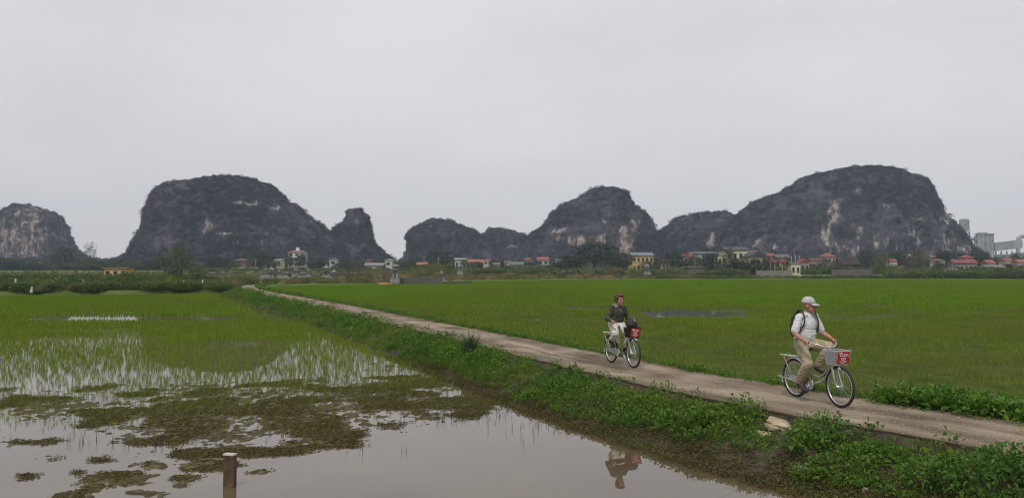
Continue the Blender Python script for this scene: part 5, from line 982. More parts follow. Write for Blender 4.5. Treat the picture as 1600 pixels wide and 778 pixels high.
for k in range(4): MB().box((-r * .3 + (k % 2) * r * .6, -r * .98, mid - zg + 3 + k * 2.5), (.9, .9, .9)).build('window', M_pane, t)
a = at(1525, 366, Yc); e_ = at(1552, 366, Yc); W = e_[0] - a[0]; H = a[2] - zg; t = thing('silo_block', 'wide pale concrete silo block right of the silo tower', 'building', ((a[0] + e_[0]) / 2, Yc, zg))
b = MB(); [b.tube([(-W / 2 + W * (k + .5) / 4, 0, 0), (-W / 2 + W * (k + .5) / 4, 0, H)], W / 8 * 1.08, 14) for k in range(4)]; b.build('wall', M_cem, t); roof_mesh(MB(), 'hip', -W * .5, W * .2, -3, 3, H + .2, 2.2, .3, .3).build('roof', M_cemd, t); MB().box((W * .3, 0, H + .3), (W * .42, 7, .6)).build('parapet', M_cemd, t)
b = MB(); [b.box((-W / 2 - 2.2, -1, H * k), (4, 3, 3.2)) for k in (.5, .68, .86)]; b.tube([(-W / 2 - 2.4, -1, 0), (-W / 2 - 2.4, -1, H * .95)], .9, 8); b.build('elevator_shaft', M_cemd, t); [MB().box((W * q, -W / 8 * 1.1, H * z_), (1, .6, 1.2)).build('window', M_pane, t) for q, z_ in ((-.1, .75), (.3, .62), (.36, .8), (.02, .45))]
a = at(1553, 381, Yc); e_ = at(1596, 376, Yc); t = thing('conveyor', 'long covered conveyor running right from the silo block', 'conveyor', (a[0], Yc, zg)); L_ = e_[0] - a[0]; za, ze = a[2] - zg, e_[2] - zg
b = MB(); b.add([(0, -2, za - 9), (L_, -2, ze - 9), (L_, -2, ze), (0, -2, za), (0, 2, za - 9), (L_, 2, ze - 9), (L_, 2, ze), (0, 2, za)], [(0, 1, 2, 3), (5, 4, 7, 6), (3, 2, 6, 7), (1, 0, 4, 5), (0, 3, 7, 4), (1, 5, 6, 2)]); b.build('gallery', M_cem, t)
MB().tube([(0, 0, za + .4), (L_, 0, ze + .4)], 1.0, 8).build('roof', M_cemd, t)
MB().box((L_ / 2, 3, (za - 9) * .42), (L_ * 1.02, 8, (za - 9) * .84)).build('base_block', M_cemd, t)
for k in range(5): MB().box((L_ * (k + .3) / 5, 0, (za - 9) / 2), (1.4, 1.4, max(2, za - 9))).build('leg', M_cemd, t)
c = at(1598, 376, Yc); t = thing('kiln_duct', 'big hooped grey duct at the right picture edge', 'duct', (c[0], Yc, zg)); h0 = c[2] - zg; rr_ = pxs(1590, 1605, Yc) / 2
MB().tube([(-rr_, 0, 0), (-rr_, 0, h0 * .6)] + [(-rr_ * math.cos(k / 12 * math.pi), 0, h0 + rr_ * .9 * math.sin(k / 12 * math.pi)) for k in range(13)] + [(rr_, 0, h0 * .5), (rr_, 0, 0)], 2.3, 12).build('pipe', M_cem, t); MB().box((0, 0, h0 * .3), (rr_ * 3, 6, h0 * .6)).build('base_block', M_cem, t)
a = at(1485, 346, Yc); t = thing('stack_head', 'small grey stack head peeping over the hill shoulder left of the silo tower', 'stack', (a[0], Yc, zg)); MB().tube([(0, 0, 0), (0, 0, at(0, 344, Yc)[2] - zg)], 2, 10).build('stack', M_cem, t); MB().box((0, 0, at(0, 344, Yc)[2] - zg + .5), (5, 5, 1)).build('platform', M_cemd, t)
# ================================================================== BICYCLES
M_chr = mat('bright_metal', (.5, .5, .5), (.62, .62, .62), sc=20, rough=.32, metal=.85); M_grey = mat('grey_paint', (.26, .26, .25), (.36, .36, .35), sc=15, rough=.4, spec=.5); M_tyre = mat('tyre_rubber', (.018, .017, .016), (.035, .03, .027), sc=30, rough=.8)
M_blk = mat('black_plastic', (.014, .014, .015), (.03, .03, .03), sc=18, rough=.55); M_wire = mat('grey_wire', (.36, .37, .38), (.48, .49, .5), sc=14, rough=.5); M_liner = mat('grey_liner', (.22, .225, .23), (.32, .325, .33), sc=9, rough=.7)
M_red = mat('red_sign', (.36, .012, .016), (.46, .022, .026), sc=5, rough=.5); M_wht = mat('white_print', (.7, .68, .66), rough=.6); M_gr = mat('dark_print', (.06, .09, .07), rough=.6); M_lamp = mat('lamp_glass', (.4, .4, .38), rough=.15, spec=.6)
RW = .33; HUBF = 1.10
def ring(b, cx, cz, r, t, n=48, seg=8, flat=1.0, y=0):
    b.tube([(cx + r * math.cos(2 * math.pi * k / n), y, cz + r * math.sin(2 * math.pi * k / n)) for k in range(n)], t, seg, True, flat=flat)
def curve(P, n=8):
    P = [Vector(p) for p in P]; P = [P[0] * 2 - P[1]] + P + [P[-1] * 2 - P[-2]]; o = []
    for i in range(1, len(P) - 2):
        for k in range(n):
            t = k / n; a, b, c, d = P[i - 1:i + 3]; o.append(.5 * ((2 * b) + (c - a) * t + (2 * a - 5 * b + 4 * c - d) * t * t + (3 * b - a - 3 * c + d) * t ** 3))
    return o + [P[-2]]
def text_tom(b, w_, h_):
    """the word Tom in serif capitals and small letters, drawn on the y-z plane, facing +x"""
    def q(u0, v0, u1, v1, mi=0): b.box((.004, (u0 + u1) / 2 * w_, (v0 + v1) / 2 * h_), (.003, (u1 - u0) * w_, (v1 - v0) * h_), None, mi)
    q(-.40, .38, -.13, .425); q(-.295, .16, -.235, .38); q(-.33, .13, -.20, .16); q(-.40, .32, -.375, .38); q(-.155, .32, -.13, .38)      # T
    n = 20; V, F = [], []                                                                                                              # o
    for k in range(n):
        a = 2 * math.pi * k / n
        for r_, s in ((1, 1), (.52, .72)): V.append((.005, (-.055 + .085 * r_ * math.cos(a)) * w_, (.22 + .095 * s * math.sin(a)) * h_))
    for k in range(n): j = (k + 1) % n; F.append((2 * k, 2 * j, 2 * j + 1, 2 * k + 1))
    b.add(V, F)
    q(.055, .13, .10, .30); q(.195, .13, .24, .29); q(.335, .13, .38, .27); q(.10, .265, .19, .31); q(.24, .265, .33, .31); q(.03, .285, .06, .31)   # m
    for u in (.035, .175, .315): q(u, .115, u + .085, .13)
    q(.33, .24, .37, .285)
def emblem(b, w_, h_):
    n = 24
    for r0, r1, mi, x in ((1.0, .66, 0, .004), (.6, 0, 1, .0045)):
        V, F = [], []
        for k in range(n):
            a = 2 * math.pi * k / n
            for r_ in (r0, r1): V.append((x, .2 * r_ * math.cos(a) * w_, (-.08 + .13 * r_ * math.sin(a)) * h_))
        for k in range(n): j = (k + 1) % n; F.append((2 * k, 2 * j, 2 * j + 1, 2 * k + 1))
        b.add(V, F, mi)
    for u, v, ww in ((-.06, -.05, .05), (.05, -.05, .04), (0, -.1, .08)): b.box((.0065, u * w_, v * h_), (.002, ww * w_, .035 * h_), None, 0)
def bicycle(label, woman, crank, group=None, simple=False):
    t = thing('bicycle', label, 'bicycle', group=group); paint = M_grey if not woman else M_chr
    for cx in (0, HUBF):
        b = MB(); ring(b, cx, RW, RW - .021, .021); wl = b.build('wheel', M_tyre, t, True); wl.name = 'wheel'
        b = MB(); ring(b, cx, RW, RW - .051, .012, 48, 6); b.build('rim', M_chr, wl, True)
        b = MB()
        for k in range(28):
            a = 2 * math.pi * k / 28; s = .025 * (1 if k % 2 else -1); b.tube([(cx + .02 * math.cos(a + .7), s, RW + .02 * math.sin(a + .7)), (cx + (RW - .055) * math.cos(a), 0, RW + (RW - .055) * math.sin(a))], .0016, 3)
        o = b.build('spokes', M_chr, wl); o['kind'] = 'stuff'
        b = MB(); b.tube([(cx, -.06, RW), (cx, .06, RW)], .018, 10).tube([(cx, -.075, RW), (cx, .075, RW)], .008, 8); b.build('hub', M_chr, wl, True)
    BB = (.46, 0, .29); b = MB()
    b.tube([(.93, 0, .74), (.885, 0, .88)], .021, 10); b.tube([BB, (.345, 0, .76)], .017, 10)
    if woman: b.tube([(.935, 0, .72), (.70, 0, .50), BB], .019, 10); b.tube([(.905, 0, .81), (.68, 0, .60), (.41, 0, .44)], .014, 10)
    else: b.tube(curve([(.935, 0, .73), (.82, 0, .50), (.66, 0, .36), BB]), .018, 10); b.tube(curve([(.91, 0, .80), (.80, 0, .56), (.64, 0, .44), (.425, 0, .44)]), .014, 10)
    for s in (-1, 1): b.tube([(BB[0], s * .03, BB[2]), (.1, s * .055, .32), (0, s * .06, RW)], .009, 8); b.tube([(.37, s * .02, .66), (.15, s * .055, .47), (0, s * .06, RW)], .008, 8)
    b.tube([(BB[0], -.045, BB[2]), (BB[0], .045, BB[2])], .024, 10); b.build('frame', paint, t, True)
    b = MB(); b.tube([(.925, 0, .755), (.945, 0, .705)], .022, 10)
    for s in (-1, 1): b.tube(curve([(.945, s * .02, .70), (.965, s * .05, .655), (1.02, s * .055, .50), (1.07, s * .055, .385), (HUBF, s * .055, RW)]), .0115, 8)
    b.build('fork', M_chr, t, True)
    b = MB()
    for s in (-1, 1): b.tube([(HUBF + .005, s * .07, RW), (1.04, s * .10, .69)], .005, 6)
    b.build('basket_stay', M_chr, t, True)
    hb = MB(); hb.tube([(.89, 0, .86), (.875, 0, .945)], .013, 8); hw = .27
    hb.tube(curve([(.60, -hw, .985), (.68, -hw + .015, .995), (.78, -.20, .985), (.86, -.10, .945), (.885, 0, .935), (.86, .10, .945), (.78, .20, .985), (.68, hw - .015, .995), (.60, hw, .985)], 6), .0115, 8); h_ = hb.build('handlebar', M_chr, t, True)
    for s in (-1, 1):
        MB().tube([(.585, s * (hw + .003), .984), (.70, s * (hw - .017), .996)], .0165, 10).build('grip', M_blk, h_, True); MB().tube([(.73, s * .25, .985), (.69, s * .285, .965), (.60, s * .30, .95)], .006, 6).build('brake_lever', M_chr, h_, True)
    b = MB(); b.ell((.265, 0, .86), (.135, .085, .04)).cap((.36, 0, .865), (.43, 0, .86), .05, .022, 10, .7); b.tube([(.345, 0, .74), (.315, 0, .84)], .012, 8); b.build('saddle', M_blk, t, True)
    def guard(cx, a0, a1, r=.352):
        n = 22; P = []
        for k in range(n + 1):
            a = a0 + (a1 - a0) * k / n
            for y, dr in ((-.032, -.012), (-.018, 0), (.018, 0), (.032, -.012)): P.append((cx + (r + dr) * math.cos(a), y, RW + (r + dr) * math.sin(a)))
        m_ = MB().add(P, gridq(n + 1, 4).tolist()); o = m_.build('mudguard', M_chr, t, True); md = o.modifiers.new('thick', 'SOLIDIFY'); md.thickness = .003
    guard(0, R(28), R(205))
    if woman: guard(HUBF, R(60), R(165))
    b = MB()
    for s in (-1, 1): b.tube([(.20, s * .05, .715), (-.16, s * .07, .70), (-.34, s * .06, .70)], .006, 6); b.tube([(-.22, s * .07, .70), (0, s * .065, RW)], .005, 6)
    for k in range(5): b.tube([(.16 - k * .12, -.068, .706), (.16 - k * .12, .068, .706)], .005, 6)
    for k in (-.03, 0, .03): b.tube([(.2, k, .715), (-.34, k, .70)], .004, 5)
    b.build('luggage_rack', M_chr, t, True)
    for s in (-1,): MB().box((-.28, 0, .63), (.02, .05, .05)).build('reflector', M_red, t)
    # chain guard, chainring, cranks
    b = MB(); n = 16; P = []
    for k in range(n + 1):
        a = math.pi / 2 + math.pi * k / n
        P += [(.0 + .05 * math.cos(a), 0, RW + .05 * math.sin(a))]
    Q = [(BB[0] + .085 * math.cos(-math.pi / 2 + math.pi * k / n), 0, BB[2] + .085 * math.sin(-math.pi / 2 + math.pi * k / n)) for k in range(n + 1)]; poly = P + Q; m = len(poly)
    b.add([(p[0], -.058, p[2]) for p in poly] + [(p[0], -.066, p[2]) for p in poly], [tuple(range(m)), tuple(range(2 * m - 1, m - 1, -1))] + [(k, (k + 1) % m, m + (k + 1) % m, m + k) for k in range(m)]); b.build('chain_guard', M_chr if woman else M_grey, t)
    b = MB(); ring(b, BB[0], BB[2], .088, .006, 28, 6, y=-.072); [b.tube([(BB[0], -.072, BB[2]), (BB[0] + .085 * math.cos(a), -.072, BB[2] + .085 * math.sin(a))], .006, 5) for a in (0, 1.26, 2.51, 3.77, 5.03)]; b.build('chainring', M_chr, t, True)
    pd = []
    for s, a in ((-1, crank), (1, crank + math.pi)):
        p = (BB[0] + .165 * math.cos(a), s * .09, BB[2] + .165 * math.sin(a)); pd.append(p); cr = MB().tube([(BB[0], s * .08, BB[2]), p], [.013, .009], 8).build('crank', M_chr, t, True); MB().box((p[0], s * .145, p[2]), (.085, .095, .022)).build('pedal', M_blk, cr)
    # stand
    b = MB()
    if woman: b.tube([(.50, .03, .27), (.56, .09, .14), (.60, .12, .045)], .009, 8)
    else: b.tube([(.0, -.085, .31), (-.36, -.09, .325), (-.385, -.05, .325), (-.385, .05, .325), (-.36, .09, .325), (0, .085, .31)], .0075, 8)
    b.build('stand', M_chr, t, True)
    # basket
    x0, x1, X0, X1, yb, yt, z0, z1 = .945, 1.135, .92, 1.18, .125, .16, .685, .905
    def P4(f): k = .0; return [((x0 * (1 - f) + X0 * f), -(yb * (1 - f) + yt * f), z0 + (z1 - z0) * f), ((x1 * (1 - f) + X1 * f), -(yb * (1 - f) + yt * f), z0 + (z1 - z0) * f), ((x1 * (1 - f) + X1 * f), (yb * (1 - f) + yt * f), z0 + (z1 - z0) * f), ((x0 * (1 - f) + X0 * f), (yb * (1 - f) + yt * f), z0 + (z1 - z0) * f)]
    bm_ = M_blk if woman else M_wire; b = MB(); lo, hi = P4(0), P4(1)
    for f in (0, .16, .33, .5, .67, .84, 1): b.tube(P4(f), .006 if f in (0, 1) else .0028, 6, True)
    for i in range(4):
        p, q, r_, s_ = (Vector(v) for v in (lo[i], lo[(i + 1) % 4], hi[(i + 1) % 4], hi[i]))
        for k in range(12): f = k / 12; b.tube([p.lerp(q, f), s_.lerp(r_, f)], .0028, 4)
    bk = b.build('basket', bm_, t)
    b = MB(); li, ui = P4(.01), P4(.9); ins = lambda v: Vector((1.065 + (v[0] - 1.065) * .96, v[1] * .95, v[2] + .004)); li = [ins(v) for v in li]; ui = [ins(v) for v in ui]
    b.add(li + ui, [(0, 1, 2, 3)] + [(i, (i + 1) % 4, 4 + (i + 1) % 4, 4 + i) for i in range(4)]); o = b.build('liner', M_blk if woman else M_liner, bk); md = o.modifiers.new('thick', 'SOLIDIFY'); md.thickness = .004
    tilt = math.atan2(X1 - x1, z1 - z0); sw, sh = .225, .195; M = Matrix.Translation((1.163, .02, .797)) @ Matrix.Rotation(tilt, 4, 'Y')
    sg = MB().box((0, 0, 0), (.004, sw, sh)).xf(M).build('sign_panel', M_red, t); b = MB(); text_tom(b, sw, sh)
    for v, ww in ((-.30, .62), (-.37, .5), (-.43, .3)):
        u = -ww / 2
        while u < ww / 2: k = RNG.uniform(.03, .07); b.box((.0035, (u + k / 2) * sw, v * sh), (.002, k * sw, .026 * sh), None, 0); u += k + .022
    b.xf(M).build('lettering', [M_wht, M_gr], sg); b = MB(); emblem(b, sw, sh); b.xf(M).build('emblem', [M_wht, M_gr], sg)
    b = MB(); b.ell((1.10, 0, .62), (.04, .038, .038)).tube([(.965, 0, .68), (1.08, 0, .635)], .007, 6); lp = b.build('headlight', M_chr, t, True); MB().ell((1.125, 0, .615), (.02, .032, .032)).build('lens', M_lamp, lp, True)
    return t, pd

# ================================================================== PEOPLE
def blob(name, b, vox, m, parent=None, it=3, wrinkle=0, wsc=.07, seed=0, M=None, fmat=None):
    """fuse overlapping solids into one continuous surface"""
    me = b.mesh('tmp', M_blk); o = bpy.data.objects.new('tmp', me); COL.objects.link(o)
    r = o.modifiers.new('r', 'REMESH'); r.mode = 'VOXEL'; r.voxel_size = vox; s = o.modifiers.new('s', 'SMOOTH'); s.iterations = it; s.factor = .5
    dg = bpy.context.evaluated_depsgraph_get(); ev = o.evaluated_get(dg); nm = bpy.data.meshes.new_from_object(ev); bpy.data.objects.remove(o); bpy.data.meshes.remove(me); nm.name = name
    nm.materials.clear(); [nm.materials.append(x) for x in (m if isinstance(m, list) else [m])]
    n = len(nm.vertices); co = np.empty(n * 3, np.float32); nm.vertices.foreach_get('co', co); co = co.reshape(-1, 3)
    if wrinkle:
        no = np.empty(n * 3, np.float32); nm.vertices.foreach_get('normal', no); q = co * (1, 1, 1.6)
        co = co + no.reshape(-1, 3) * (wrinkle * (1 - 2 * np.abs(fbm(q + 3 * seed, wsc, 3, seed))))[:, None]
        nm.vertices.foreach_set('co', co.astype(np.float32).ravel())
    nm.polygons.foreach_set('material_index', np.zeros(len(nm.polygons), np.int32)); nm.polygons.foreach_set('use_smooth', np.ones(len(nm.polygons), bool)); nm.update()
    return link(name, nm, parent)
def ik(a, b, l1, l2, pole):
    a, b = Vector(a), Vector(b); d = b - a; L_ = min(d.length, (l1 + l2) * .999); u = d.normalized(); x = (l1 * l1 - l2 * l2 + L_ * L_) / (2 * L_); h = math.sqrt(max(0, l1 * l1 - x * x)); p = Vector(pole); p = (p - u * p.dot(u)).normalized(); return a + u * x + p * h
M_skin = mat('skin', (.33, .155, .105), (.43, .225, .155), sc=9, rough=.55, spec=.35); M_eye = mat('eye_dark', (.03, .02, .015), rough=.2); M_brow = mat('brow_hair', (.09, .055, .035), rough=.9); M_lip = mat('lips', (.30, .12, .10), rough=.5)
def person(label, c, grips, pedals, vox=.0065):
    """c: build and clothing. Returns the body; clothes and hair are its children"""
    hx, hz, sx, sz, hw, sw = c['hip'][0], c['hip'][1], c['sh'][0], c['sh'][1], c['hw'], c['sw']
    tw = c.get('yaw', 0); k = c.get('k', 1.0)
    hips = {s: Vector((hx, s * hw, hz)) for s in (-1, 1)}; shs = {s: Vector((sx - s * math.sin(tw) * sw, s * sw * math.cos(tw), sz)) for s in (-1, 1)}
    ank, knee, ball, elb, wri = {}, {}, {}, {}, {}
    for s, p in zip((-1, 1), pedals):
        ball[s] = Vector((p[0] + .01, s * .135, p[2] + .045)); pt_ = c['pitch'][0 if s < 0 else 1]; ank[s] = ball[s] + Vector((-.135 * math.cos(pt_), -s * .01, .135 * math.sin(pt_) + .045)); knee[s] = ik(hips[s], ank[s], .43 * k, .43 * k, (1, s * .18, .3))
    for s, g in zip((-1, 1), grips):
        g = Vector(g); wri[s] = g + Vector((-.062, s * .012, .052)); elb[s] = ik(shs[s], wri[s], .285 * k, .255 * k, (-.55, s * .38, -.75))
    P = MB()
    P.ell((hx, 0, hz + .02), (.115, .15, .115)); P.ell((hx * .6 + sx * .4, 0, hz * .6 + sz * .4), (.105, .14, .17)); P.ell((hx * .2 + sx * .8, 0, hz * .25 + sz * .75 - .01), (.11, .155, .16)); P.cap(shs[-1], shs[1], .058, .058, 12)
    nb = Vector((sx + .012, 0, sz + .0)); hc = Vector((sx + c['head'][0], 0, sz + c['head'][1])); P.cap(nb, hc + Vector((-.02, 0, -.07)), .06 * c.get('nk', 1), .052 * c.get('nk', 1), 14)
    HM = Matrix.Rotation(c['turn'], 4, 'Z') @ Matrix.Rotation(c.get('nod', 0), 4, 'Y'); hM = HM.to_3x3() * c.get('hs', 1.07); H = lambda x, y, z: hc + hM @ Vector((x, y, z))
    P.ell(H(-.012, 0, .028), (.094, .076, .098), hM); P.ell(H(.028, 0, -.045), (.064, .056, .066), hM); P.cap(H(.062, -.012, -.092), H(.062, .012, -.092), .021, .021, 10); P.cap(H(.078, 0, .012), H(.102, 0, -.024), .011, .0165, 10); P.ell(H(.066, 0, .03), (.026, .056, .016), hM)
    for s in (-1, 1): P.ell(H(-.004, s * .078, -.008), (.021, .011, .032), hM); P.ell(H(.058, s * .036, -.022), (.024, .024, .02), hM); P.ell(H(.096, s * .011, -.028), (.009, .009, .008), hM)
    P.ell(H(.083, 0, -.056), (.012, .024, .006), hM); P.ell(H(.081, 0, -.068), (.012, .02, .007), hM)
    for s, g in zip((-1, 1), grips):
        P.cap(shs[s], elb[s], .05 * c['arm'], .042 * c['arm'], 12); P.cap(elb[s], elb[s].lerp(wri[s], .35), .042 * c['arm'], .043 * c['arm'], 12); P.cap(elb[s].lerp(wri[s], .35), wri[s], .043 * c['arm'], .028, 12)
        # hand closed round the grip: a = along the grip towards the stem, fingers wrap over the outside
        g = Vector(g); a = Vector((.97, -s * .17, .1)).normalized(); u_ = Vector((0, 0, 1)); u_ = (u_ - a * u_.dot(a)).normalized(); o_ = a.cross(u_); o_ = o_ if o_.y * s > 0 else -o_
        P.cap(wri[s], g + u_ * .036 - a * .012 + o_ * .004, .027, .026, 10, .75, u_); P.ell(g + u_ * .034 + a * .012, (.046, .04, .019), Matrix((a, o_, u_)).transposed())
        for f, (off, ln, r) in enumerate(((.046, .95, .0088), (.023, 1.05, .0092), (.0, 1.0, .0088), (-.022, .82, .0078))):
            c0 = g + a * (off + .004); pts = [c0 + (u_ * math.cos(q) + o_ * math.sin(q)) * (.0165 + r + .002 * (f % 2)) for q in [R(x * ln) for x in (15, 70, 130, 185, 225)]]
            P.tube([pts[0] - o_ * .008] + pts, [r * 1.15, r * 1.1, r * 1.05, r, r * .92, r * .7], 8); P.ell(pts[-1], (r * .75,) * 3, None, 8, 6)
        th0 = g + u_ * .028 - o_ * .02 + a * .012; P.cap(th0, g - o_ * .029 + a * .035 + u_ * .004, .012, .0105, 8); P.cap(g - o_ * .029 + a * .035 + u_ * .004, g - o_ * .018 + a * .058 - u_ * .016, .0105, .0085, 8)
        P.cap(hips[s], knee[s], .075, .052, 12); P.cap(knee[s], knee[s].lerp(ank[s], .35), .05, .052, 12); P.cap(knee[s].lerp(ank[s], .35), ank[s], .052, .036, 12); P.cap(ank[s], ball[s] + Vector((.0, 0, .0)), .036, .03, 12, .8); P.cap(ball[s], ball[s] + Vector((.07, 0, -.008)), .03, .02, 10)
    body = blob('person', P, vox, M_skin, None, 2); tag(body, label, 'person')
    for s in (-1, 1):
        MB().ell(H(.079, s * .032, .006), (.008, .0135, .0075), hM, 10, 8).build('eye', M_eye, body, True); MB().cap(H(.085, s * .018, .028), H(.078, s * .05, .029), .006, .0045, 8).build('eyebrow', M_brow, body, True)
    MB().cap(H(.0905, -.015, -.0615), H(.0905, .015, -.0615), .0045, .0045, 8).build('mouth', M_lip, body, True)
    # trousers
    T = MB(); T.ell((hx, 0, hz + .045), (.135, .172, .10)); T.ell((hx + .03, 0, hz - .02), (.135, .165, .10))
    for s in (-1, 1):
        T.cap(hips[s] + Vector((.0, 0, -.01)), knee[s], .108, .078, 14); T.cap(knee[s], knee[s].lerp(ank[s], .5), .077, .072 * c['leg'], 14); e = knee[s].lerp(ank[s], c['hem']); T.cap(knee[s].lerp(ank[s], .5), e, .072 * c['leg'], .063 * c['leg'], 14)
    blob('trousers', T, .011, c['trousers'], body, 4, .011, .075, c['seed'])
    # shoes
    for s in (-1, 1):
        B = MB(); B.cap(ank[s] + Vector((-.03, 0, -.03)), ball[s] + Vector((.02, 0, 0)), .042, .038, 12, .95); B.cap(ball[s], ball[s] + Vector((.085, 0, -.006)), .038, .028, 12)
        if c['boot']: B.cap(ank[s] + Vector((-.01, 0, -.02)), ank[s].lerp(knee[s], .36), .05, .056, 12)
        else: B.cap(ank[s] + Vector((-.01, 0, -.02)), ank[s].lerp(knee[s], .08), .043, .046, 12)
        sh_ = blob('shoe', B, .008, c['shoe'], body, 2); d = (ball[s] - ank[s]); 
    # top garment
    J = MB(); e_ = c['fat']; J.ell((hx + .005, 0, hz + .085), (.140 * e_, .176 * e_, .10)); J.ell((hx * .62 + sx * .38, 0, hz * .62 + sz * .38 + .01), (.140 * e_, .172 * e_, .18)); J.ell((hx * .2 + sx * .8, 0, hz * .25 + sz * .75 - .01), (.120 * e_, .162 * e_, .17)); J.cap(shs[-1] + Vector((0, 0, .002)), shs[1] + Vector((0, 0, .002)), .058, .058, 14); J.cap((sx + .005, 0, sz + .0), (sx + .012, 0, sz + .055), .088, .064, 14)
    for s in (-1, 1):
        if c['long']: J.cap(shs[s], elb[s], .058, .05, 14); J.cap(elb[s], elb[s].lerp(wri[s], .93), .053, .04, 14)
        else: J.cap(shs[s], shs[s].lerp(elb[s], .84), .058, .062, 14)
    gar = blob(c['garment'], J, .0095, c['top'], body, 3, .010, .08, c['seed'] + 3)
    # collar and front placket
    cb = MB(); n = 20; Pq = []
    for q in range(n + 1):
        a = R(35) + (R(360) - R(70)) * q / n; cx_, cy_ = math.cos(a) * .078, math.sin(a) * .078; Pq += [(sx + .012 + cx_ * .93, cy_ * .93, sz + .085 + (.02 if c['long'] else 0)), (sx + .012 + cx_ * 1.1, cy_ * 1.1, sz + .045), (sx + .012 + cx_ * 1.32, cy_ * 1.32, sz + .036)]
    o = cb.add(Pq, gridq(n + 1, 3).tolist()).build('collar', c['collar'], gar, True); md = o.modifiers.new('thick', 'SOLIDIFY'); md.thickness = .008
    return body, dict(H=H, hM=hM, hc=hc, sh=shs, gar=gar, sx=sx, sz=sz, hx=hx, hz=hz)
M_shirt = mat('pale_shirt', (.50, .50, .50), (.64, .64, .645), sc=6, rough=.85, bump=.6, bsc=40); M_khaki = mat('khaki_cotton', (.28, .23, .15), (.42, .35, .24), sc=6, rough=.9, bump=.6, bsc=40); M_white = mat('offwhite_cotton', (.50, .46, .40), (.66, .62, .55), sc=6, rough=.9, bump=.6, bsc=40)
M_jack = mat('dark_olive_jacket', (.035, .036, .026), (.068, .068, .05), sc=7, rough=.75, bump=.6, bsc=30); M_jcol = mat('grey_hood', (.16, .155, .13), (.26, .25, .21), sc=8, rough=.85); M_cap = mat('grey_cap', (.34, .335, .33), (.44, .435, .43), sc=8, rough=.85); M_shoe = mat('dark_shoe', (.022, .02, .019), (.05, .045, .04), sc=10, rough=.7)
M_hair = mat('auburn_hair', (.055, .022, .012), (.14, .058, .03), sc=28, rough=.6, stretch=(1, 1, .3)); M_pack = mat('black_nylon', (.012, .012, .014), (.032, .032, .036), sc=9, rough=.7, bump=.5, bsc=30); M_belt = mat('dark_belt', (.02, .017, .014), rough=.6)
GR = [(.645, -.275, .988), (.645, .275, .988)]
def place(objs, pr, pf):
    """put a bicycle and its rider on the lane: rear and front wheel contacts as seen"""
    a, b_ = gnd(*pr), gnd(*pf); ang = math.atan2(b_[1] - a[1], b_[0] - a[0])
    for o in objs: o.location = (a[0], a[1], .012); o.rotation_euler = (0, 0, ang)
# the man in front
CM = R(-118); bk, pd = bicycle('silver step-through bicycle with a grey wire basket, ridden by the man in the cap', False, CM)
man, q = person('man in a grey cap, pale short-sleeved shirt and khaki trousers on the nearer bicycle', dict(hip=(.25, .945), sh=(.325, 1.395), hw=.09, sw=.165, head=(.055, .195), turn=R(38), nod=R(4), yaw=R(3), arm=1.0, leg=1.12, hem=.92, trousers=M_khaki, shoe=M_shoe, boot=False, long=False, fat=1.06, garment='shirt', top=M_shirt, collar=M_shirt, pitch=(.55, .35), seed=2), GR, pd)
H, hM = q['H'], q['hM']; b = MB(); n = 24; Pq = [H(-.012, 0, .145)]; rows = 7
for i in range(1, rows + 1):
    f = math.pi / 2 * i / rows
    for k in range(n): a = 2 * math.pi * k / n; Pq.append(H(-.014 + .108 * math.sin(f) ** .8 * math.cos(a), .09 * math.sin(f) ** .8 * math.sin(a), .035 + .11 * math.cos(f)))
F = [(0, 1 + k, 1 + (k + 1) % n) for k in range(n)] + [(1 + i * n + k, 1 + (i + 1) * n + k, 1 + (i + 1) * n + (k + 1) % n, 1 + i * n + (k + 1) % n) for i in range(rows - 1) for k in range(n)]
cp = b.add(Pq, F).build('cap', M_cap, man, True); md = cp.modifiers.new('thick', 'SOLIDIFY'); md.thickness = .005
b = MB(); Pq = []
for i in range(6):
    for k in range(13):
        a = R(-62) + R(124) * k / 12; r_ = i / 5; Pq.append(H(-.014 + (.100 + .0 * r_) * math.cos(a) + .085 * r_ * max(0, math.cos(a)) ** .8, .084 * math.sin(a), .043 - .022 * r_ - .018 * math.sin(a) ** 2))
br = b.add(Pq, gridq(6, 13).tolist()).build('brim', M_cap, cp, True); md = br.modifiers.new('thick', 'SOLIDIFY'); md.thickness = .005
MB().tube([(q['hx'] + .142 * math.cos(a), .178 * math.sin(a), q['hz'] + .075) for a in np.linspace(0, 6.283, 28)[:-1]], .014, 6, True).build('belt', M_belt, man, True)
b = MB(); z_ = q['sz']; gx = lambda z: q['hx'] + (q['sx'] - q['hx']) * (z - q['hz']) / (z_ - q['hz'])
for k in range(5): zz_ = z_ - .05 - k * .075; b.ell((gx(zz_) + .134 - .012 * abs(k - 2), .004, zz_), (.005, .006, .006), None, 6, 4)
b.build('buttons', M_belt, q['gar']); 
# knapsack
kn = thing('knapsack', 'black knapsack on the back of the man in the cap', 'backpack'); b = MB(); b.ell((.10, 0, 1.25), (.11, .15, .22)).ell((.085, 0, 1.16), (.11, .145, .15)).ell((.05, 0, 1.15), (.07, .11, .11)); blob('pack', b, .012, M_pack, kn, 4, .006, .09, 4)
for s in (-1, 1):
    pts = curve([(.17, s * .10, 1.10), (.33, s * .175, 1.13), (.425, s * .15, 1.27), (.425, s * .125, 1.38), (.37, s * .12, 1.482), (.30, s * .12, 1.51), (.22, s * .11, 1.48), (.16, s * .10, 1.40)], 5); MB().tube(pts, .022, 8, flat=.45).build('strap', M_pack, kn, True)
place([bk, man, kn], (1243, 621), (1313, 638))
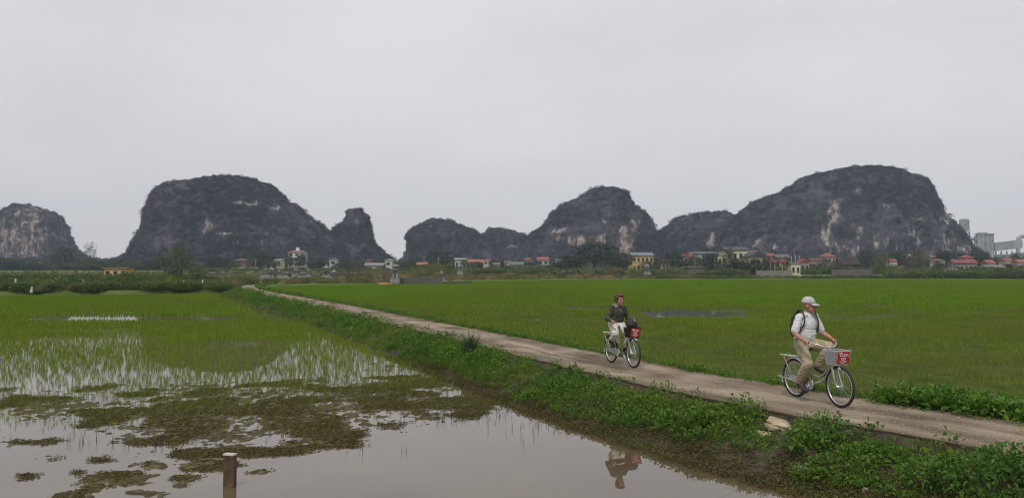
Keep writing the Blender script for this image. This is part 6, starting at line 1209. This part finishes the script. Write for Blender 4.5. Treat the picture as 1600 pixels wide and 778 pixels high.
# the woman behind
CW = R(135); bk2, pd2 = bicycle('silver bicycle with a black basket, ridden by the woman in the dark jacket', True, CW)
wom, q = person('woman with short auburn hair, dark olive jacket and off-white trousers riding the farther bicycle', dict(hip=(.25, .935), sh=(.36, 1.31), hw=.085, sw=.142, head=(.07, .19), turn=R(14), nod=R(8), yaw=R(-2), arm=.9, nk=.9, leg=.9, hem=.72, trousers=M_white, shoe=M_shoe, boot=True, long=True, fat=1.04, garment='jacket', top=M_jack, collar=M_jcol, pitch=(.35, .45), seed=6, k=.97), GR, pd2)
H, hM = q['H'], q['hM']; b = MB(); b.ell(H(-.026, 0, .048), (.094, .084, .092), hM).ell(H(-.05, 0, .0), (.06, .078, .07), hM).ell(H(.045, .01, .098), (.05, .066, .03), hM)
for s in (-1, 1): b.ell(H(-.005, s * .078, .03), (.045, .016, .05), hM)
blob('hair', b, .008, M_hair, wom, 2, .008, .03, 8)
b = MB(); b.ell((q['sx'] - .085, 0, q['sz'] + .035), (.075, .12, .055)).cap((q['sx'] - .03, -.10, q['sz'] + .055), (q['sx'] + .06, -.075, q['sz'] + .02), .032, .026).cap((q['sx'] - .03, .10, q['sz'] + .055), (q['sx'] + .06, .075, q['sz'] + .02), .032, .026); blob('hood', b, .01, M_jcol, q['gar'], 3, .006, .06, 9)
MB().tube(curve([(q['hx'] + .14, 0, q['hz'] + .04), (q['hx'] + .175, 0, q['hz'] + .2), (q['sx'] + .135, 0, q['sz'] - .08), (q['sx'] + .09, 0, q['sz'] + .02)], 5), .006, 6).build('zip', M_jcol, q['gar'], True)
b = MB(); b.ell((1.03, .0, .96), (.12, .13, .10)).ell((.98, -.04, 1.0), (.08, .08, .09)); hbag = blob('shoulder_bag', b, .012, M_pack, None, 4, .012, .08, 5); tag(hbag, 'black bag stuffed in the black basket of the farther bicycle', 'bag')
place([bk2, wom, hbag], (955, 567), (993, 576.5))
# the far cyclist on the lane bend and a figure on foot beside it
def small_person(label, px, yb, yt, Y, top, low, riding):
    h = (yb - yt) / FPX * Y; p = at(px, yb, Y); k = h / 1.66; B = MB(); sh, hp = 1.38, .86
    B.ell((0, 0, 1.1), (.13, .18, .26)).cap((0, -.17, sh), (0, .17, sh), .07, .07).cap((0, 0, 1.4), (.0, 0, 1.52), .055, .05).ell((0, 0, 1.57), (.09, .08, .11)); 
    for s in (-1, 1):
        ft = (.12 * s if not riding else .1, s * .12, .25 if riding and s > 0 else .08); kn_ = ik((0, s * .1, hp), ft, .42, .42, (1, 0, .2)); B.cap((0, s * .1, hp), kn_, .09, .06).cap(kn_, ft, .058, .045).cap(ft, (ft[0] + .14, ft[1], ft[2] - .02), .045, .035)
        el = (.12, s * .26, 1.1); B.cap((0, s * .2, sh), el, .055, .045).cap(el, (.38, s * .24, 1.02) if riding else (.3, s * .12, .98), .042, .032)
    o = blob('person', B, .02, [top, low, M_hair, M_skin], None, 2); me = o.data; z = np.array([q_.center.z for q_ in me.polygons]); ax = np.array([q_.center.x for q_ in me.polygons]); mi = np.where(z < .9, 1, 0); mi = np.where(z > 1.6, 2, mi); mi = np.where((z > 1.46) & (z <= 1.6), 3, mi); mi = np.where((ax > .3) & (z > .9) & (z < 1.2), 3, mi); me.polygons.foreach_set('material_index', mi.astype(np.int32))
    o.location = p; o.scale = (k,) * 3; tag(o, label, 'person'); return o
M_dk = mat('dark_cloth', (.03, .032, .04), (.06, .06, .07), sc=6, rough=.9)
far = copy_tree(bk2); far['label'] = 'tiny far bicycle on the lane bend below the graveyard'
p = at(408, 446.5, 116); far.location = (p[0] + .06, p[1], float(p[2])); far.rotation_euler = (0, 0, R(-78))
fp = small_person('tiny far cyclist in a white-sleeved top on the lane bend', 408, 446.5, 428.5, 116, mat('grey_cloth', (.16, .16, .17), (.26, .26, .27), sc=5), M_dk, True); fp.rotation_euler = (0, 0, R(-78)); fp.location.x -= .02; fp.location.y += .35
fw_ = small_person('tiny dark-topped figure on foot in the grass right of the far cyclist', 452, 441.5, 425, 128, M_dk, M_khaki, False); fw_.rotation_euler = (0, 0, R(-60))

# ================================================================== AIR
b = MB(); b.box((0, 0, 57.5), (2700, 2700, 121)); hz = b.build('haze', []); tag(hz, 'thin grey haze lying over the fields and hills', 'haze', None, 'stuff')
mh = bpy.data.materials.new('haze_air'); mh.use_nodes = True; nt = mh.node_tree; nt.nodes.remove(nt.nodes['Principled BSDF']); v = N(nt, 'ShaderNodeVolumePrincipled'); v.inputs['Color'].default_value = (.70, .80, 1.0, 1); v.inputs['Density'].default_value = HAZE; v.inputs['Anisotropy'].default_value = 0
nt.links.new(v.outputs[0], nt.nodes['Material Output'].inputs['Volume']); hz.data.materials.append(mh)
